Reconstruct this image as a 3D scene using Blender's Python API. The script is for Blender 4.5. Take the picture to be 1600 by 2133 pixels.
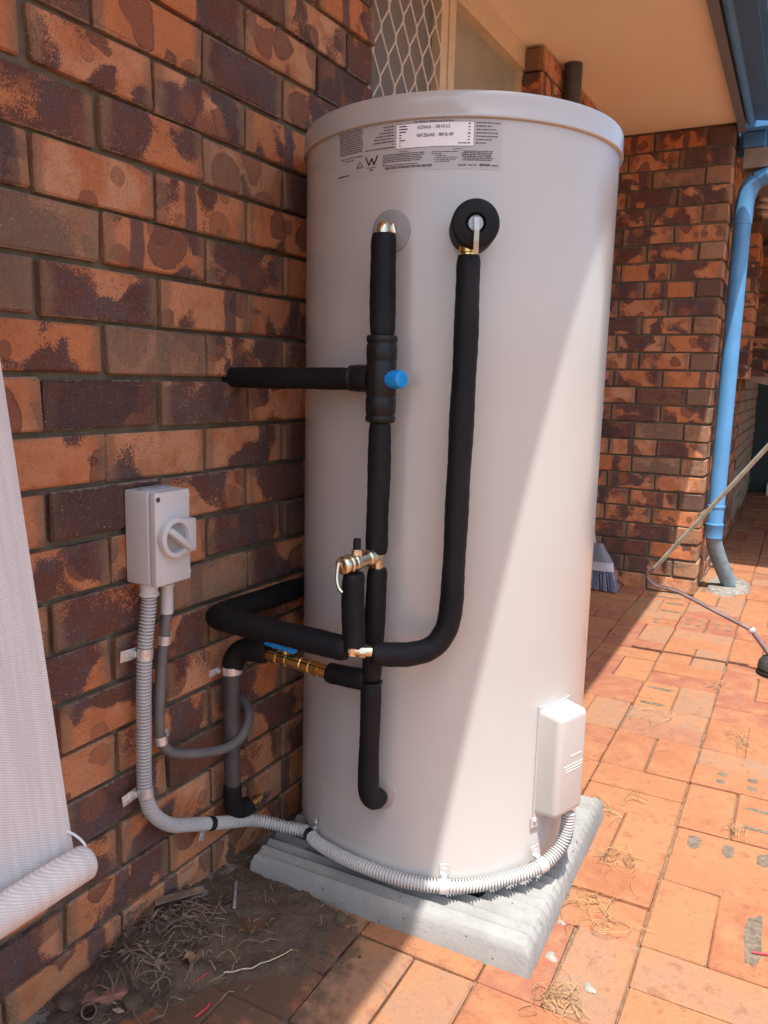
import bpy, bmesh, math, random
from math import sin, cos, pi, radians, sqrt, atan2, hypot
from mathutils import Vector, Matrix

for o in list(bpy.data.objects): bpy.data.objects.remove(o)
SC = bpy.context.scene
COL = SC.collection
rnd = random.Random(7)

# ------------------------------------------------------------------ camera
cam = bpy.data.cameras.new('camera'); camo = bpy.data.objects.new('camera', cam); COL.objects.link(camo)
cam.sensor_fit = 'VERTICAL'; cam.sensor_height = 24.0; cam.lens = 24.0 * 1665.2 / 2133.0
cam.clip_start = 0.02; cam.clip_end = 900
YAW, PITCH, ROLL = -0.501741, 0.163846, 0.024181
fw = Vector((sin(YAW) * cos(PITCH), cos(YAW) * cos(PITCH), -sin(PITCH)))
rt = Vector((cos(YAW), -sin(YAW), 0)); up = rt.cross(fw)
r2 = rt * cos(ROLL) + up * sin(ROLL); u2 = up * cos(ROLL) - rt * sin(ROLL)
camo.matrix_world = Matrix(((r2.x, u2.x, -fw.x, 1.0203), (r2.y, u2.y, -fw.y, -0.8009), (r2.z, u2.z, -fw.z, 1.0272), (0, 0, 0, 1)))
SC.camera = camo
# ------------------------------------------------------------------ light
SUN = Vector((0.165, -0.33, 1.0)).normalized()
w = bpy.data.worlds.new('World'); SC.world = w; w.use_nodes = True
wt = w.node_tree; wt.nodes.clear()
sky = wt.nodes.new('ShaderNodeTexSky'); sky.sky_type = 'NISHITA'; sky.sun_disc = False
sky.sun_elevation = math.asin(SUN.z); sky.sun_rotation = atan2(SUN.x, SUN.y)
sky.air_density = 1.0; sky.dust_density = 3.0; sky.ozone_density = 1.0
bg = wt.nodes.new('ShaderNodeBackground'); bg.inputs[1].default_value = 0.15
wo = wt.nodes.new('ShaderNodeOutputWorld')
wt.links.new(sky.outputs[0], bg.inputs[0]); wt.links.new(bg.outputs[0], wo.inputs[0])
sl = bpy.data.lights.new('sun', 'SUN'); sl.energy = 3.4; sl.angle = radians(0.53); sl.color = (1.0, 0.965, 0.90)
so = bpy.data.objects.new('sun', sl); COL.objects.link(so)
so.rotation_euler = (-SUN).to_track_quat('-Z', 'Y').to_euler(); so.location = (2, -2, 8)
SC.view_settings.view_transform = 'Standard'; SC.view_settings.look = 'None'
SC.view_settings.exposure = 1.12; SC.view_settings.gamma = 1.0
SC.view_settings.use_curve_mapping = False
SC.render.engine = 'CYCLES'
SC.cycles.max_bounces = 7; SC.cycles.diffuse_bounces = 4

# ------------------------------------------------------------------ material helpers
def N(nt, typ, ins=None, **props):
    n = nt.nodes.new('ShaderNode' + typ)
    for k, v in props.items(): setattr(n, k, v)
    for k, v in (ins or {}).items():
        s = n.inputs[k]
        if isinstance(v, bpy.types.NodeSocket): nt.links.new(v, s)
        else: s.default_value = v
    return n
def c4(c): return (c[0], c[1], c[2], 1.0)
def mat(name):
    m = bpy.data.materials.new(name); m.use_nodes = True
    nt = m.node_tree; nt.nodes.clear()
    out = nt.nodes.new('ShaderNodeOutputMaterial')
    p = nt.nodes.new('ShaderNodeBsdfPrincipled'); nt.links.new(p.outputs[0], out.inputs[0])
    return m, nt, p
def mixc(nt, fac, a, b, typ='MIX'):
    n = nt.nodes.new('ShaderNodeMix'); n.data_type = 'RGBA'; n.blend_type = typ
    for i, v in ((0, fac), (6, a), (7, b)):
        if isinstance(v, bpy.types.NodeSocket): nt.links.new(v, n.inputs[i])
        else: n.inputs[i].default_value = c4(v) if i else v
    return n.outputs[2]
def math_(nt, op, a, b=0.0, c=0.0, clamp=False):
    n = nt.nodes.new('ShaderNodeMath'); n.operation = op; n.use_clamp = clamp
    for i, v in enumerate((a, b, c)):
        if isinstance(v, bpy.types.NodeSocket): nt.links.new(v, n.inputs[i])
        else: n.inputs[i].default_value = v
    return n.outputs[0]
def step(nt, v, lo, hi):
    n = nt.nodes.new('ShaderNodeMapRange'); n.interpolation_type = 'SMOOTHSTEP'
    nt.links.new(v, n.inputs[0])
    for i, x in ((1, lo), (2, hi)):
        if isinstance(x, bpy.types.NodeSocket): nt.links.new(x, n.inputs[i])
        else: n.inputs[i].default_value = x
    n.inputs[3].default_value = 0; n.inputs[4].default_value = 1
    return n.outputs[0]
def noise(nt, co, scale, detail=3.0, rough=0.5, dist=0.0):
    return N(nt, 'TexNoise', {'Vector': co, 'Scale': scale, 'Detail': detail, 'Roughness': rough, 'Distortion': dist})
def bump(nt, h, strength, dist, normal=None):
    n = N(nt, 'Bump', {'Height': h, 'Strength': strength, 'Distance': dist})
    if normal is not None: nt.links.new(normal, n.inputs['Normal'])
    return n.outputs[0]
def simple(name, col, rough=0.5, metal=0.0, var=0.12, nscale=30.0, bmp=0.0, bscale=200.0, coat=0.0, spec=None):
    m, nt, p = mat(name)
    tc = N(nt, 'TexCoord').outputs['Object']
    n1 = noise(nt, tc, nscale, 4)
    f = step(nt, n1.outputs[0], 0.3, 0.7)
    c = mixc(nt, f, tuple(x * (1 - var) for x in col), tuple(min(1, x * (1 + var)) for x in col))
    nt.links.new(c, p.inputs['Base Color'])
    rr = math_(nt, 'MULTIPLY_ADD', n1.outputs[0], 0.18, rough - 0.09, True); nt.links.new(rr, p.inputs['Roughness'])
    p.inputs['Metallic'].default_value = metal
    if coat: p.inputs['Coat Weight'].default_value = coat; p.inputs['Coat Roughness'].default_value = 0.15
    if spec is not None: p.inputs['Specular IOR Level'].default_value = spec
    if bmp:
        n2 = noise(nt, tc, bscale, 5, 0.6)
        nt.links.new(bump(nt, n2.outputs[0], bmp, 0.003), p.inputs['Normal'])
    return m
def piece_coords(nt):
    """per-piece random values and shifted object coordinates"""
    tc = N(nt, 'TexCoord').outputs['Object']
    oi = N(nt, 'ObjectInfo').outputs['Random']; ge = N(nt, 'NewGeometry').outputs['Random Per Island']
    s = math_(nt, 'ADD', math_(nt, 'MULTIPLY', oi, 37.3), math_(nt, 'MULTIPLY', ge, 91.7))
    wn = N(nt, 'TexWhiteNoise', {'W': s}, noise_dimensions='1D')
    wn2 = N(nt, 'TexWhiteNoise', {'W': math_(nt, 'ADD', s, 5.77)}, noise_dimensions='1D')
    off = N(nt, 'VectorMath', {0: wn.outputs['Color'], 1: (40, 40, 40)}, operation='MULTIPLY').outputs[0]
    co = N(nt, 'VectorMath', {0: tc, 1: off}, operation='ADD').outputs[0]
    sp = N(nt, 'SeparateColor', {0: wn2.outputs['Color']})
    return tc, co, sp.outputs[0], sp.outputs[1], sp.outputs[2], wn.outputs['Value']

def make_brick_material():
    m, nt, p = mat('clinker_brick')
    tc, co, ra, rb, rc, rd = piece_coords(nt)
    sep = N(nt, 'SeparateXYZ', {0: tc})
    warp = noise(nt, co, 13, 2)
    cw = N(nt, 'VectorMath', {0: co, 1: N(nt, 'VectorMath', {0: warp.outputs['Color'], 1: (0.07, 0.07, 0.07)}, operation='MULTIPLY').outputs[0]}, operation='ADD').outputs[0]
    grain = noise(nt, co, 330, 2, 0.8).outputs[0]; gc = math_(nt, 'SUBTRACT', grain, 0.5)
    mid = noise(nt, co, 75, 3, 0.75).outputs[0]; mc = math_(nt, 'SUBTRACT', mid, 0.5)
    # body colour, orange to pinkish, mottled
    base = mixc(nt, ra, (0.58, 0.200, 0.072), (0.64, 0.335, 0.190))
    base = mixc(nt, step(nt, noise(nt, co, 17, 3).outputs[0], 0.42, 0.66), base, (0.52, 0.185, 0.075))
    # rounded flash marks with a dark rim, some big
    def marks(scale, keep, cin, crim, cc):
        v = N(nt, 'TexVoronoi', {'Vector': cc, 'Scale': scale, 'Randomness': 1.0}, feature='F1')
        sc = N(nt, 'SeparateColor', {0: v.outputs['Color']})
        d = math_(nt, 'ADD', v.outputs['Distance'], math_(nt, 'MULTIPLY', mc, 0.10))
        rad = math_(nt, 'MULTIPLY_ADD', sc.outputs[0], 0.34, 0.22)
        disc = math_(nt, 'SUBTRACT', 1.0, step(nt, d, math_(nt, 'SUBTRACT', rad, 0.03), rad))
        rim = math_(nt, 'MULTIPLY', disc, step(nt, d, math_(nt, 'SUBTRACT', rad, 0.10), math_(nt, 'SUBTRACT', rad, 0.03)))
        on = step(nt, sc.outputs[1], keep, keep + 0.01)
        tone = mixc(nt, sc.outputs[2], cin, (0.17, 0.075, 0.055))
        return math_(nt, 'MULTIPLY', disc, on), mixc(nt, math_(nt, 'MULTIPLY', rim, 0.6), tone, crim)
    dm, dcol = marks(11.0, 0.45, (0.27, 0.095, 0.05), (0.09, 0.038, 0.03), cw)
    c1 = mixc(nt, math_(nt, 'MULTIPLY', dm, 0.8), base, dcol)
    # large smoky patches; grainy dissolving edge on one side, threshold varies per brick
    big = math_(nt, 'ADD', noise(nt, cw, 7.5, 2, 0.4, 0.5).outputs[0], math_(nt, 'MULTIPLY', mc, 0.10))
    th = math_(nt, 'MULTIPLY_ADD', rb, -0.23, 0.628)
    soft = math_(nt, 'MULTIPLY_ADD', noise(nt, co, 9, 1).outputs[0], 0.16, -0.04)
    bigg = math_(nt, 'ADD', big, math_(nt, 'MULTIPLY', gc, 0.20))
    dk = step(nt, bigg, th, math_(nt, 'ADD', th, math_(nt, 'MAXIMUM', soft, 0.012)))
    dark = mixc(nt, step(nt, noise(nt, co, 15, 3).outputs[0], 0.40, 0.62), (0.108, 0.046, 0.039), (0.086, 0.062, 0.068))
    dark = mixc(nt, math_(nt, 'MULTIPLY', step(nt, mid, 0.52, 0.66), 0.45), dark, (0.16, 0.07, 0.05))
    c2 = mixc(nt, math_(nt, 'MULTIPLY', dk, 0.92), c1, dark)
    dm2, dcol2 = marks(16.0, 0.72, (0.42, 0.16, 0.075), (0.15, 0.06, 0.045), co)
    c2 = mixc(nt, math_(nt, 'MULTIPLY', dm2, 0.65), c2, dcol2)
    # kiln stack band across some bricks
    x0 = math_(nt, 'MULTIPLY_ADD', rc, 0.14, -0.07)
    bd = math_(nt, 'ABSOLUTE', math_(nt, 'SUBTRACT', math_(nt, 'MULTIPLY_ADD', warp.outputs[0], 0.03, sep.outputs[0]), x0))
    band = math_(nt, 'SUBTRACT', 1.0, step(nt, math_(nt, 'ADD', bd, math_(nt, 'MULTIPLY', gc, 0.012)), 0.014, 0.019))
    band = math_(nt, 'MULTIPLY', band, step(nt, rd, 0.74, 0.75))
    c3 = mixc(nt, math_(nt, 'MULTIPLY', band, 0.8), c2, (0.085, 0.06, 0.068))
    # tan, weathered ends
    ex = math_(nt, 'ABSOLUTE', sep.outputs[0])
    en = step(nt, math_(nt, 'MULTIPLY_ADD', noise(nt, co, 28, 3).outputs[0], 0.035, ex), 0.105, 0.125)
    c4_ = mixc(nt, math_(nt, 'MULTIPLY', en, 0.7), c3, (0.27, 0.165, 0.10))
    c5 = mixc(nt, math_(nt, 'MULTIPLY', step(nt, ra, 0.92, 0.925), 0.7), c4_, (0.27, 0.175, 0.11))
    c6 = mixc(nt, math_(nt, 'MULTIPLY', step(nt, rc, 0.90, 0.905), 0.75), c5, (0.075, 0.045, 0.043))
    # sandy speckle
    c7 = mixc(nt, math_(nt, 'MULTIPLY', step(nt, grain, 0.57, 0.70), 0.5), c6, (0.14, 0.06, 0.042))
    c7 = mixc(nt, math_(nt, 'MULTIPLY', step(nt, mid, 0.60, 0.72), 0.35), c7, (0.15, 0.07, 0.05))
    c7 = mixc(nt, math_(nt, 'MULTIPLY', step(nt, grain, 0.44, 0.30), 0.25), c7, (0.68, 0.44, 0.29))
    c8 = mixc(nt, step(nt, noise(nt, co, 230, 1).outputs[0], 0.77, 0.80), c7, (0.6, 0.5, 0.4))
    # mortar smears at the edges of the face
    ez = math_(nt, 'MULTIPLY_ADD', mid, 0.016, math_(nt, 'ABSOLUTE', sep.outputs[2]))
    c8 = mixc(nt, math_(nt, 'MULTIPLY', step(nt, ez, 0.0445, 0.0475), 0.6), c8, (0.36, 0.29, 0.21))
    nt.links.new(c8, p.inputs['Base Color'])
    p.inputs['Roughness'].default_value = 0.75; p.inputs['Specular IOR Level'].default_value = 0.25
    h = math_(nt, 'ADD', noise(nt, co, 38, 4, 0.7).outputs[0], math_(nt, 'MULTIPLY', grain, 0.45))
    nt.links.new(bump(nt, h, 1.0, 0.008), p.inputs['Normal'])
    return m

def make_paver_material():
    m, nt, p = mat('clay_paver')
    tc, co, ra, rb, rc, rd = piece_coords(nt)
    pos = N(nt, 'NewGeometry').outputs['Position']
    a = mixc(nt, ra, (0.295, 0.110, 0.055), (0.350, 0.158, 0.076))
    a = mixc(nt, step(nt, rb, 0.60, 0.66), a, (0.272, 0.100, 0.064))
    a = mixc(nt, step(nt, rc, 0.80, 0.82), a, (0.288, 0.160, 0.098))
    n1 = noise(nt, co, 14, 5, 0.6)
    b = mixc(nt, step(nt, n1.outputs[0], 0.35, 0.75), a, (0.345, 0.163, 0.080))
    b = mixc(nt, math_(nt, 'MULTIPLY', step(nt, noise(nt, co, 34, 5, 0.65).outputs[0], 0.54, 0.68), 0.5), b, (0.194, 0.074, 0.043))
    st = noise(nt, pos, 5.0, 3, 0.6).outputs[0]                    # rusty spills and grey dust lying over the joints
    b = mixc(nt, math_(nt, 'MULTIPLY', step(nt, st, 0.69, 0.705), 0.6), b, (0.288, 0.074, 0.027))
    du = noise(nt, pos, 3.1, 6, 0.65).outputs[0]
    b = mixc(nt, math_(nt, 'MULTIPLY', step(nt, du, 0.55, 0.72), 0.35), b, (0.281, 0.194, 0.140))
    # soil trodden over the pavers beside the bare patch by the wall
    dd = N(nt, 'VectorMath', {0: pos, 1: (0.17, 0.22, 0.0)}, operation='DISTANCE').outputs['Value']
    sn = noise(nt, pos, 16, 6, 0.7).outputs[0]
    dirt = step(nt, math_(nt, 'MULTIPLY_ADD', sn, 0.42, math_(nt, 'MULTIPLY', dd, -1.0)), -0.055, 0.05)
    b = mixc(nt, math_(nt, 'MULTIPLY', dirt, 0.8), b, (0.075, 0.055, 0.038))
    sp = noise(nt, co, 350, 3, 0.7).outputs[0]
    b = mixc(nt, math_(nt, 'MULTIPLY', step(nt, sp, 0.56, 0.70), 0.5), b, (0.144, 0.063, 0.039))
    b = mixc(nt, math_(nt, 'MULTIPLY', step(nt, noise(nt, co, 95, 3, 0.8).outputs[0], 0.62, 0.70), 0.45), b, (0.137, 0.063, 0.043))
    b = mixc(nt, math_(nt, 'MULTIPLY', step(nt, noise(nt, co, 240, 2).outputs[0], 0.74, 0.78), 0.6), b, (0.446, 0.372, 0.312))
    nt.links.new(b, p.inputs['Base Color']); p.inputs['Roughness'].default_value = 0.85; p.inputs['Specular IOR Level'].default_value = 0.2
    h = math_(nt, 'ADD', noise(nt, co, 60, 5, 0.6).outputs[0], math_(nt, 'MULTIPLY', sp, 0.4))
    nt.links.new(bump(nt, h, 0.6, 0.005), p.inputs['Normal'])
    return m

def make_soil_material():
    m, nt, p = mat('damp_soil')
    tc = N(nt, 'TexCoord').outputs['Object']
    n1 = noise(nt, tc, 18, 6, 0.65).outputs[0]; n2 = noise(nt, tc, 240, 5, 0.7).outputs[0]
    c = mixc(nt, step(nt, n1, 0.3, 0.7), (0.078, 0.052, 0.034), (0.150, 0.100, 0.064))
    c = mixc(nt, math_(nt, 'MULTIPLY', step(nt, n2, 0.55, 0.7), 0.6), c, (0.19, 0.14, 0.095))
    c = mixc(nt, math_(nt, 'MULTIPLY', step(nt, noise(nt, tc, 120, 2).outputs[0], 0.70, 0.74), 0.8), c, (0.26, 0.20, 0.14))
    nt.links.new(c, p.inputs['Base Color']); p.inputs['Roughness'].default_value = 0.95
    nt.links.new(bump(nt, math_(nt, 'ADD', n2, n1), 0.9, 0.006), p.inputs['Normal'])
    return m

def make_concrete_material():
    m, nt, p = mat('pale_concrete')
    tc = N(nt, 'TexCoord').outputs['Object']
    n1 = noise(nt, tc, 9, 6, 0.6).outputs[0]
    c = mixc(nt, step(nt, n1, 0.3, 0.7), (0.215, 0.212, 0.198), (0.30, 0.297, 0.28))
    c = mixc(nt, math_(nt, 'MULTIPLY', step(nt, noise(nt, tc, 40, 5, 0.7).outputs[0], 0.55, 0.75), 0.5), c, (0.20, 0.19, 0.168))
    v = N(nt, 'TexVoronoi', {'Vector': tc, 'Scale': 62.0}, feature='F1')
    vr = N(nt, 'SeparateColor', {0: v.outputs['Color']}).outputs[0]
    pit = math_(nt, 'MULTIPLY', math_(nt, 'SUBTRACT', 1.0, step(nt, v.outputs['Distance'], 0.10, 0.17)), step(nt, vr, 0.62, 0.64))
    c = mixc(nt, math_(nt, 'MULTIPLY', pit, 0.85), c, (0.12, 0.11, 0.10))
    nt.links.new(c, p.inputs['Base Color']); p.inputs['Roughness'].default_value = 0.85
    h = math_(nt, 'SUBTRACT', math_(nt, 'MULTIPLY', noise(nt, tc, 130, 5, 0.7).outputs[0], 0.8), math_(nt, 'MULTIPLY', pit, 1.2))
    nt.links.new(bump(nt, h, 0.6, 0.003), p.inputs['Normal'])
    return m

def make_mortar_material():
    m, nt, p = mat('grey_brown_mortar')
    pos = N(nt, 'NewGeometry').outputs['Position']
    n1 = noise(nt, pos, 20, 6, 0.65).outputs[0]; n2 = noise(nt, pos, 300, 4, 0.7).outputs[0]
    c = mixc(nt, step(nt, n1, 0.3, 0.7), (0.125, 0.100, 0.066), (0.205, 0.172, 0.118))
    c = mixc(nt, math_(nt, 'MULTIPLY', step(nt, n2, 0.5, 0.7), 0.4), c, (0.13, 0.10, 0.07))
    nt.links.new(c, p.inputs['Base Color']); p.inputs['Roughness'].default_value = 0.95
    nt.links.new(bump(nt, math_(nt, 'ADD', n1, math_(nt, 'MULTIPLY', n2, 0.5)), 0.9, 0.006), p.inputs['Normal'])
    return m

def make_foam_material():
    m, nt, p = mat('black_foam')
    tc = N(nt, 'TexCoord').outputs['Object']
    n1 = noise(nt, tc, 14, 5, 0.6).outputs[0]; n2 = noise(nt, tc, 600, 3, 0.6).outputs[0]
    c = mixc(nt, step(nt, n1, 0.35, 0.75), (0.0065, 0.0068, 0.0085), (0.0125, 0.012, 0.0135))
    c = mixc(nt, math_(nt, 'MULTIPLY', step(nt, noise(nt, tc, 38, 6, 0.75).outputs[0], 0.58, 0.75), 0.35), c, (0.05, 0.046, 0.043))
    nt.links.new(c, p.inputs['Base Color']); p.inputs['Roughness'].default_value = 0.62
    p.inputs['Specular IOR Level'].default_value = 0.22
    nt.links.new(bump(nt, math_(nt, 'ADD', math_(nt, 'MULTIPLY', n1, 1.5), math_(nt, 'MULTIPLY', n2, 0.3)), 0.35, 0.004), p.inputs['Normal'])
    return m

def make_tank_material():
    m, nt, p = mat('stone_beige_enamel')
    tc = N(nt, 'TexCoord').outputs['Object']
    n1 = noise(nt, tc, 3.0, 4, 0.5).outputs[0]
    c = mixc(nt, step(nt, n1, 0.3, 0.7), (0.432, 0.418, 0.394), (0.454, 0.440, 0.415))
    c = mixc(nt, math_(nt, 'MULTIPLY', step(nt, noise(nt, tc, 70, 5, 0.7).outputs[0], 0.66, 0.78), 0.25), c, (0.385, 0.37, 0.345))
    nt.links.new(c, p.inputs['Base Color'])
    nt.links.new(math_(nt, 'MULTIPLY_ADD', n1, 0.10, 0.19), p.inputs['Roughness'])
    p.inputs['Specular IOR Level'].default_value = 0.75
    p.inputs['Coat Weight'].default_value = 0.45; p.inputs['Coat Roughness'].default_value = 0.16
    nt.links.new(bump(nt, noise(nt, tc, 900, 2).outputs[0], 0.03, 0.001), p.inputs['Normal'])
    return m

def make_fabric_material():
    m, nt, p = mat('woven_shade_mesh')
    pos = N(nt, 'NewGeometry').outputs['Position']
    sp = N(nt, 'SeparateXYZ', {0: pos})
    wy = math_(nt, 'SINE', math_(nt, 'MULTIPLY', sp.outputs[1], 2 * pi / 0.0019))
    wz = math_(nt, 'SINE', math_(nt, 'MULTIPLY_ADD', sp.outputs[2], 2 * pi / 0.0030, math_(nt, 'MULTIPLY', sp.outputs[1], 900.0)))
    wv = math_(nt, 'MULTIPLY', math_(nt, 'ADD', wy, wz), 0.5)
    st = noise(nt, N(nt, 'Mapping', {0: pos, 3: (1, 130, 6)}).outputs[0], 1.0, 3).outputs[0]
    c = mixc(nt, step(nt, wv, -0.7, 0.6), (0.42, 0.385, 0.365), (0.70, 0.645, 0.61))
    c = mixc(nt, math_(nt, 'MULTIPLY', step(nt, st, 0.42, 0.62), 0.45), c, (0.46, 0.425, 0.41))
    nt.links.new(c, p.inputs['Base Color']); p.inputs['Roughness'].default_value = 0.75
    nt.links.new(bump(nt, wv, 0.25, 0.0008), p.inputs['Normal'])
    return m

def make_soffit_material():
    m, nt, p = mat('cream_soffit_paint')
    pos = N(nt, 'NewGeometry').outputs['Position']
    n1 = noise(nt, pos, 2.2, 5, 0.6).outputs[0]
    c = mixc(nt, step(nt, n1, 0.3, 0.75), (0.86, 0.735, 0.545), (0.90, 0.775, 0.58))
    c = mixc(nt, math_(nt, 'MULTIPLY', step(nt, noise(nt, pos, 40, 3).outputs[0], 0.74, 0.78), 0.4), c, (0.4, 0.33, 0.27))
    nt.links.new(c, p.inputs['Base Color']); p.inputs['Roughness'].default_value = 0.6
    nt.links.new(bump(nt, noise(nt, pos, 60, 4).outputs[0], 0.08, 0.003), p.inputs['Normal'])
    return m

def make_glass_material(name, tint, trans=0.75):
    m, nt, p = mat(name)
    out = [n for n in nt.nodes if n.type == 'OUTPUT_MATERIAL'][0]
    tr = N(nt, 'BsdfTransparent', {0: c4(tint)}); gl = N(nt, 'BsdfGlossy', {'Color': (1, 1, 1, 1), 'Roughness': 0.04})
    fr = N(nt, 'Fresnel', {0: 1.5}).outputs[0]
    mx = N(nt, 'MixShader', {0: math_(nt, 'MULTIPLY_ADD', fr, 1.0, 1.0 - trans - 0.2, True), 1: tr.outputs[0], 2: gl.outputs[0]})
    nt.links.new(mx.outputs[0], out.inputs[0]); nt.nodes.remove(p)
    return m

M = dict(
    brick=make_brick_material(), paver=make_paver_material(), soil=make_soil_material(), conc=make_concrete_material(),
    mortar=make_mortar_material(), foam=make_foam_material(), tank=make_tank_material(), fabric=make_fabric_material(),
    soffit=make_soffit_material(), glass=make_glass_material('clear_glass', (0.72, 0.75, 0.72)),
    obscure=simple('frosted_glass', (0.30, 0.30, 0.24), 0.22, var=0.12, nscale=3, spec=0.6),
    white_plastic=simple('pale_grey_plastic', (0.58, 0.57, 0.56), 0.38, var=0.04, nscale=20, bmp=0.03, bscale=800),
    conduit=simple('grey_conduit_plastic', (0.50, 0.49, 0.475), 0.42, var=0.06, nscale=12),
    grey_pvc=simple('mid_grey_pvc', (0.135, 0.128, 0.125), 0.45, var=0.15, nscale=30),
    dark_pipe=simple('dark_grey_pipe', (0.055, 0.058, 0.056), 0.45, var=0.15),
    black_plastic=simple('black_plastic', (0.010, 0.010, 0.011), 0.42, var=0.1, spec=0.3),
    brass=simple('brass', (0.80, 0.56, 0.20), 0.24, 1.0, var=0.18, nscale=60, bmp=0.05, bscale=300),
    nickel=simple('dull_nickel_brass', (0.72, 0.64, 0.46), 0.26, 1.0, var=0.12, nscale=60),
    steel=simple('zinc_plated_steel', (0.62, 0.63, 0.63), 0.32, 0.55, var=0.15, nscale=90, bmp=0.08, bscale=250),
    dark_band=simple('dark_steel_band', (0.05, 0.052, 0.055), 0.35, 0.7, var=0.1),
    blue_plastic=simple('bright_blue_plastic', (0.010, 0.27, 0.70), 0.32, var=0.06),
    blue_paint=simple('blue_roof_paint', (0.055, 0.155, 0.31), 0.35, var=0.10, nscale=8),
    blue_pvc=simple('blue_downpipe_paint', (0.085, 0.27, 0.52), 0.36, var=0.07, nscale=10),
    grey_blue=simple('shade_toned_blue_fascia', (0.16, 0.165, 0.18), 0.5, var=0.08),
    brown_board=simple('brown_weathered_board', (0.22, 0.17, 0.125), 0.8, var=0.15, nscale=14, bmp=0.1),
    frame=simple('cream_frame_paint', (0.62, 0.50, 0.34), 0.4, var=0.05),
    grille=simple('cream_grille_paint', (0.68, 0.62, 0.53), 0.45, var=0.06),
    curtain=simple('grey_curtain', (0.30, 0.30, 0.29), 0.9, var=0.12, nscale=6),
    dark_room=simple('dark_room', (0.03, 0.03, 0.03), 0.9),
    ink=simple('black_ink', (0.018, 0.018, 0.02), 0.5, var=0.0),
    label=simple('white_label_film', (0.80, 0.80, 0.82), 0.25, var=0.02, nscale=10),
    sticker=simple('clear_sticker_film', (0.425, 0.412, 0.392), 0.2, var=0.02, nscale=10),
    disc=simple('grey_rubber_disc', (0.27, 0.262, 0.255), 0.45, var=0.06),
    rod=simple('weathered_green_rod', (0.34, 0.34, 0.27), 0.42, 0.0, var=0.2, nscale=20),
    rod2=simple('dull_purple_brown_rod', (0.20, 0.14, 0.135), 0.4, 0.2, var=0.2, nscale=30),
    rubber=simple('dark_rubber', (0.035, 0.036, 0.036), 0.6, var=0.15),
    broom=simple('grey_broom_plastic', (0.17, 0.18, 0.21), 0.45, var=0.05),
    broom_white=simple('white_broom_band', (0.48, 0.46, 0.50), 0.45, var=0.05),
    bristle=simple('lilac_grey_bristle', (0.20, 0.20, 0.27), 0.6, var=0.3, nscale=90),
    straw=simple('dry_straw', (0.36, 0.25, 0.13), 0.8, var=0.35, nscale=25),
    root=simple('brown_root', (0.33, 0.20, 0.085), 0.85, var=0.4, nscale=20),
    twig=simple('grey_brown_twig', (0.135, 0.095, 0.066), 0.9, var=0.45, nscale=14),
    bark=simple('brown_bark_strip', (0.22, 0.15, 0.105), 0.9, var=0.3, nscale=40, bmp=0.3),
    leaf=simple('dead_leaf', (0.27, 0.165, 0.085), 0.75, var=0.3, nscale=60),
    red=simple('red_wire_plastic', (0.60, 0.035, 0.06), 0.4, var=0.05),
    chip=simple('orange_brick_chip', (0.26, 0.12, 0.085), 0.85, var=0.25, nscale=60, bmp=0.4),
    splash=simple('white_mortar_splash', (0.27, 0.25, 0.215), 0.9, var=0.12, nscale=90, bmp=0.4),
    plug=simple('grey_mortar_plug', (0.145, 0.110, 0.078), 0.95, var=0.3, nscale=90, bmp=0.5, bscale=250),
    sand=simple('joint_sand', (0.20, 0.135, 0.085), 0.95, var=0.35, nscale=60, bmp=0.4),
    yard=simple('yard_ground', (0.25, 0.15, 0.09), 0.95, var=0.25, nscale=0.8),
    teal=simple('dark_teal_paint', (0.012, 0.032, 0.035), 0.4, var=0.1),
    cream_box=simple('cream_cardboard', (0.66, 0.60, 0.46), 0.7, var=0.05),
    rope=simple('white_rope', (0.55, 0.47, 0.41), 0.9, var=0.2, nscale=60),
)

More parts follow.
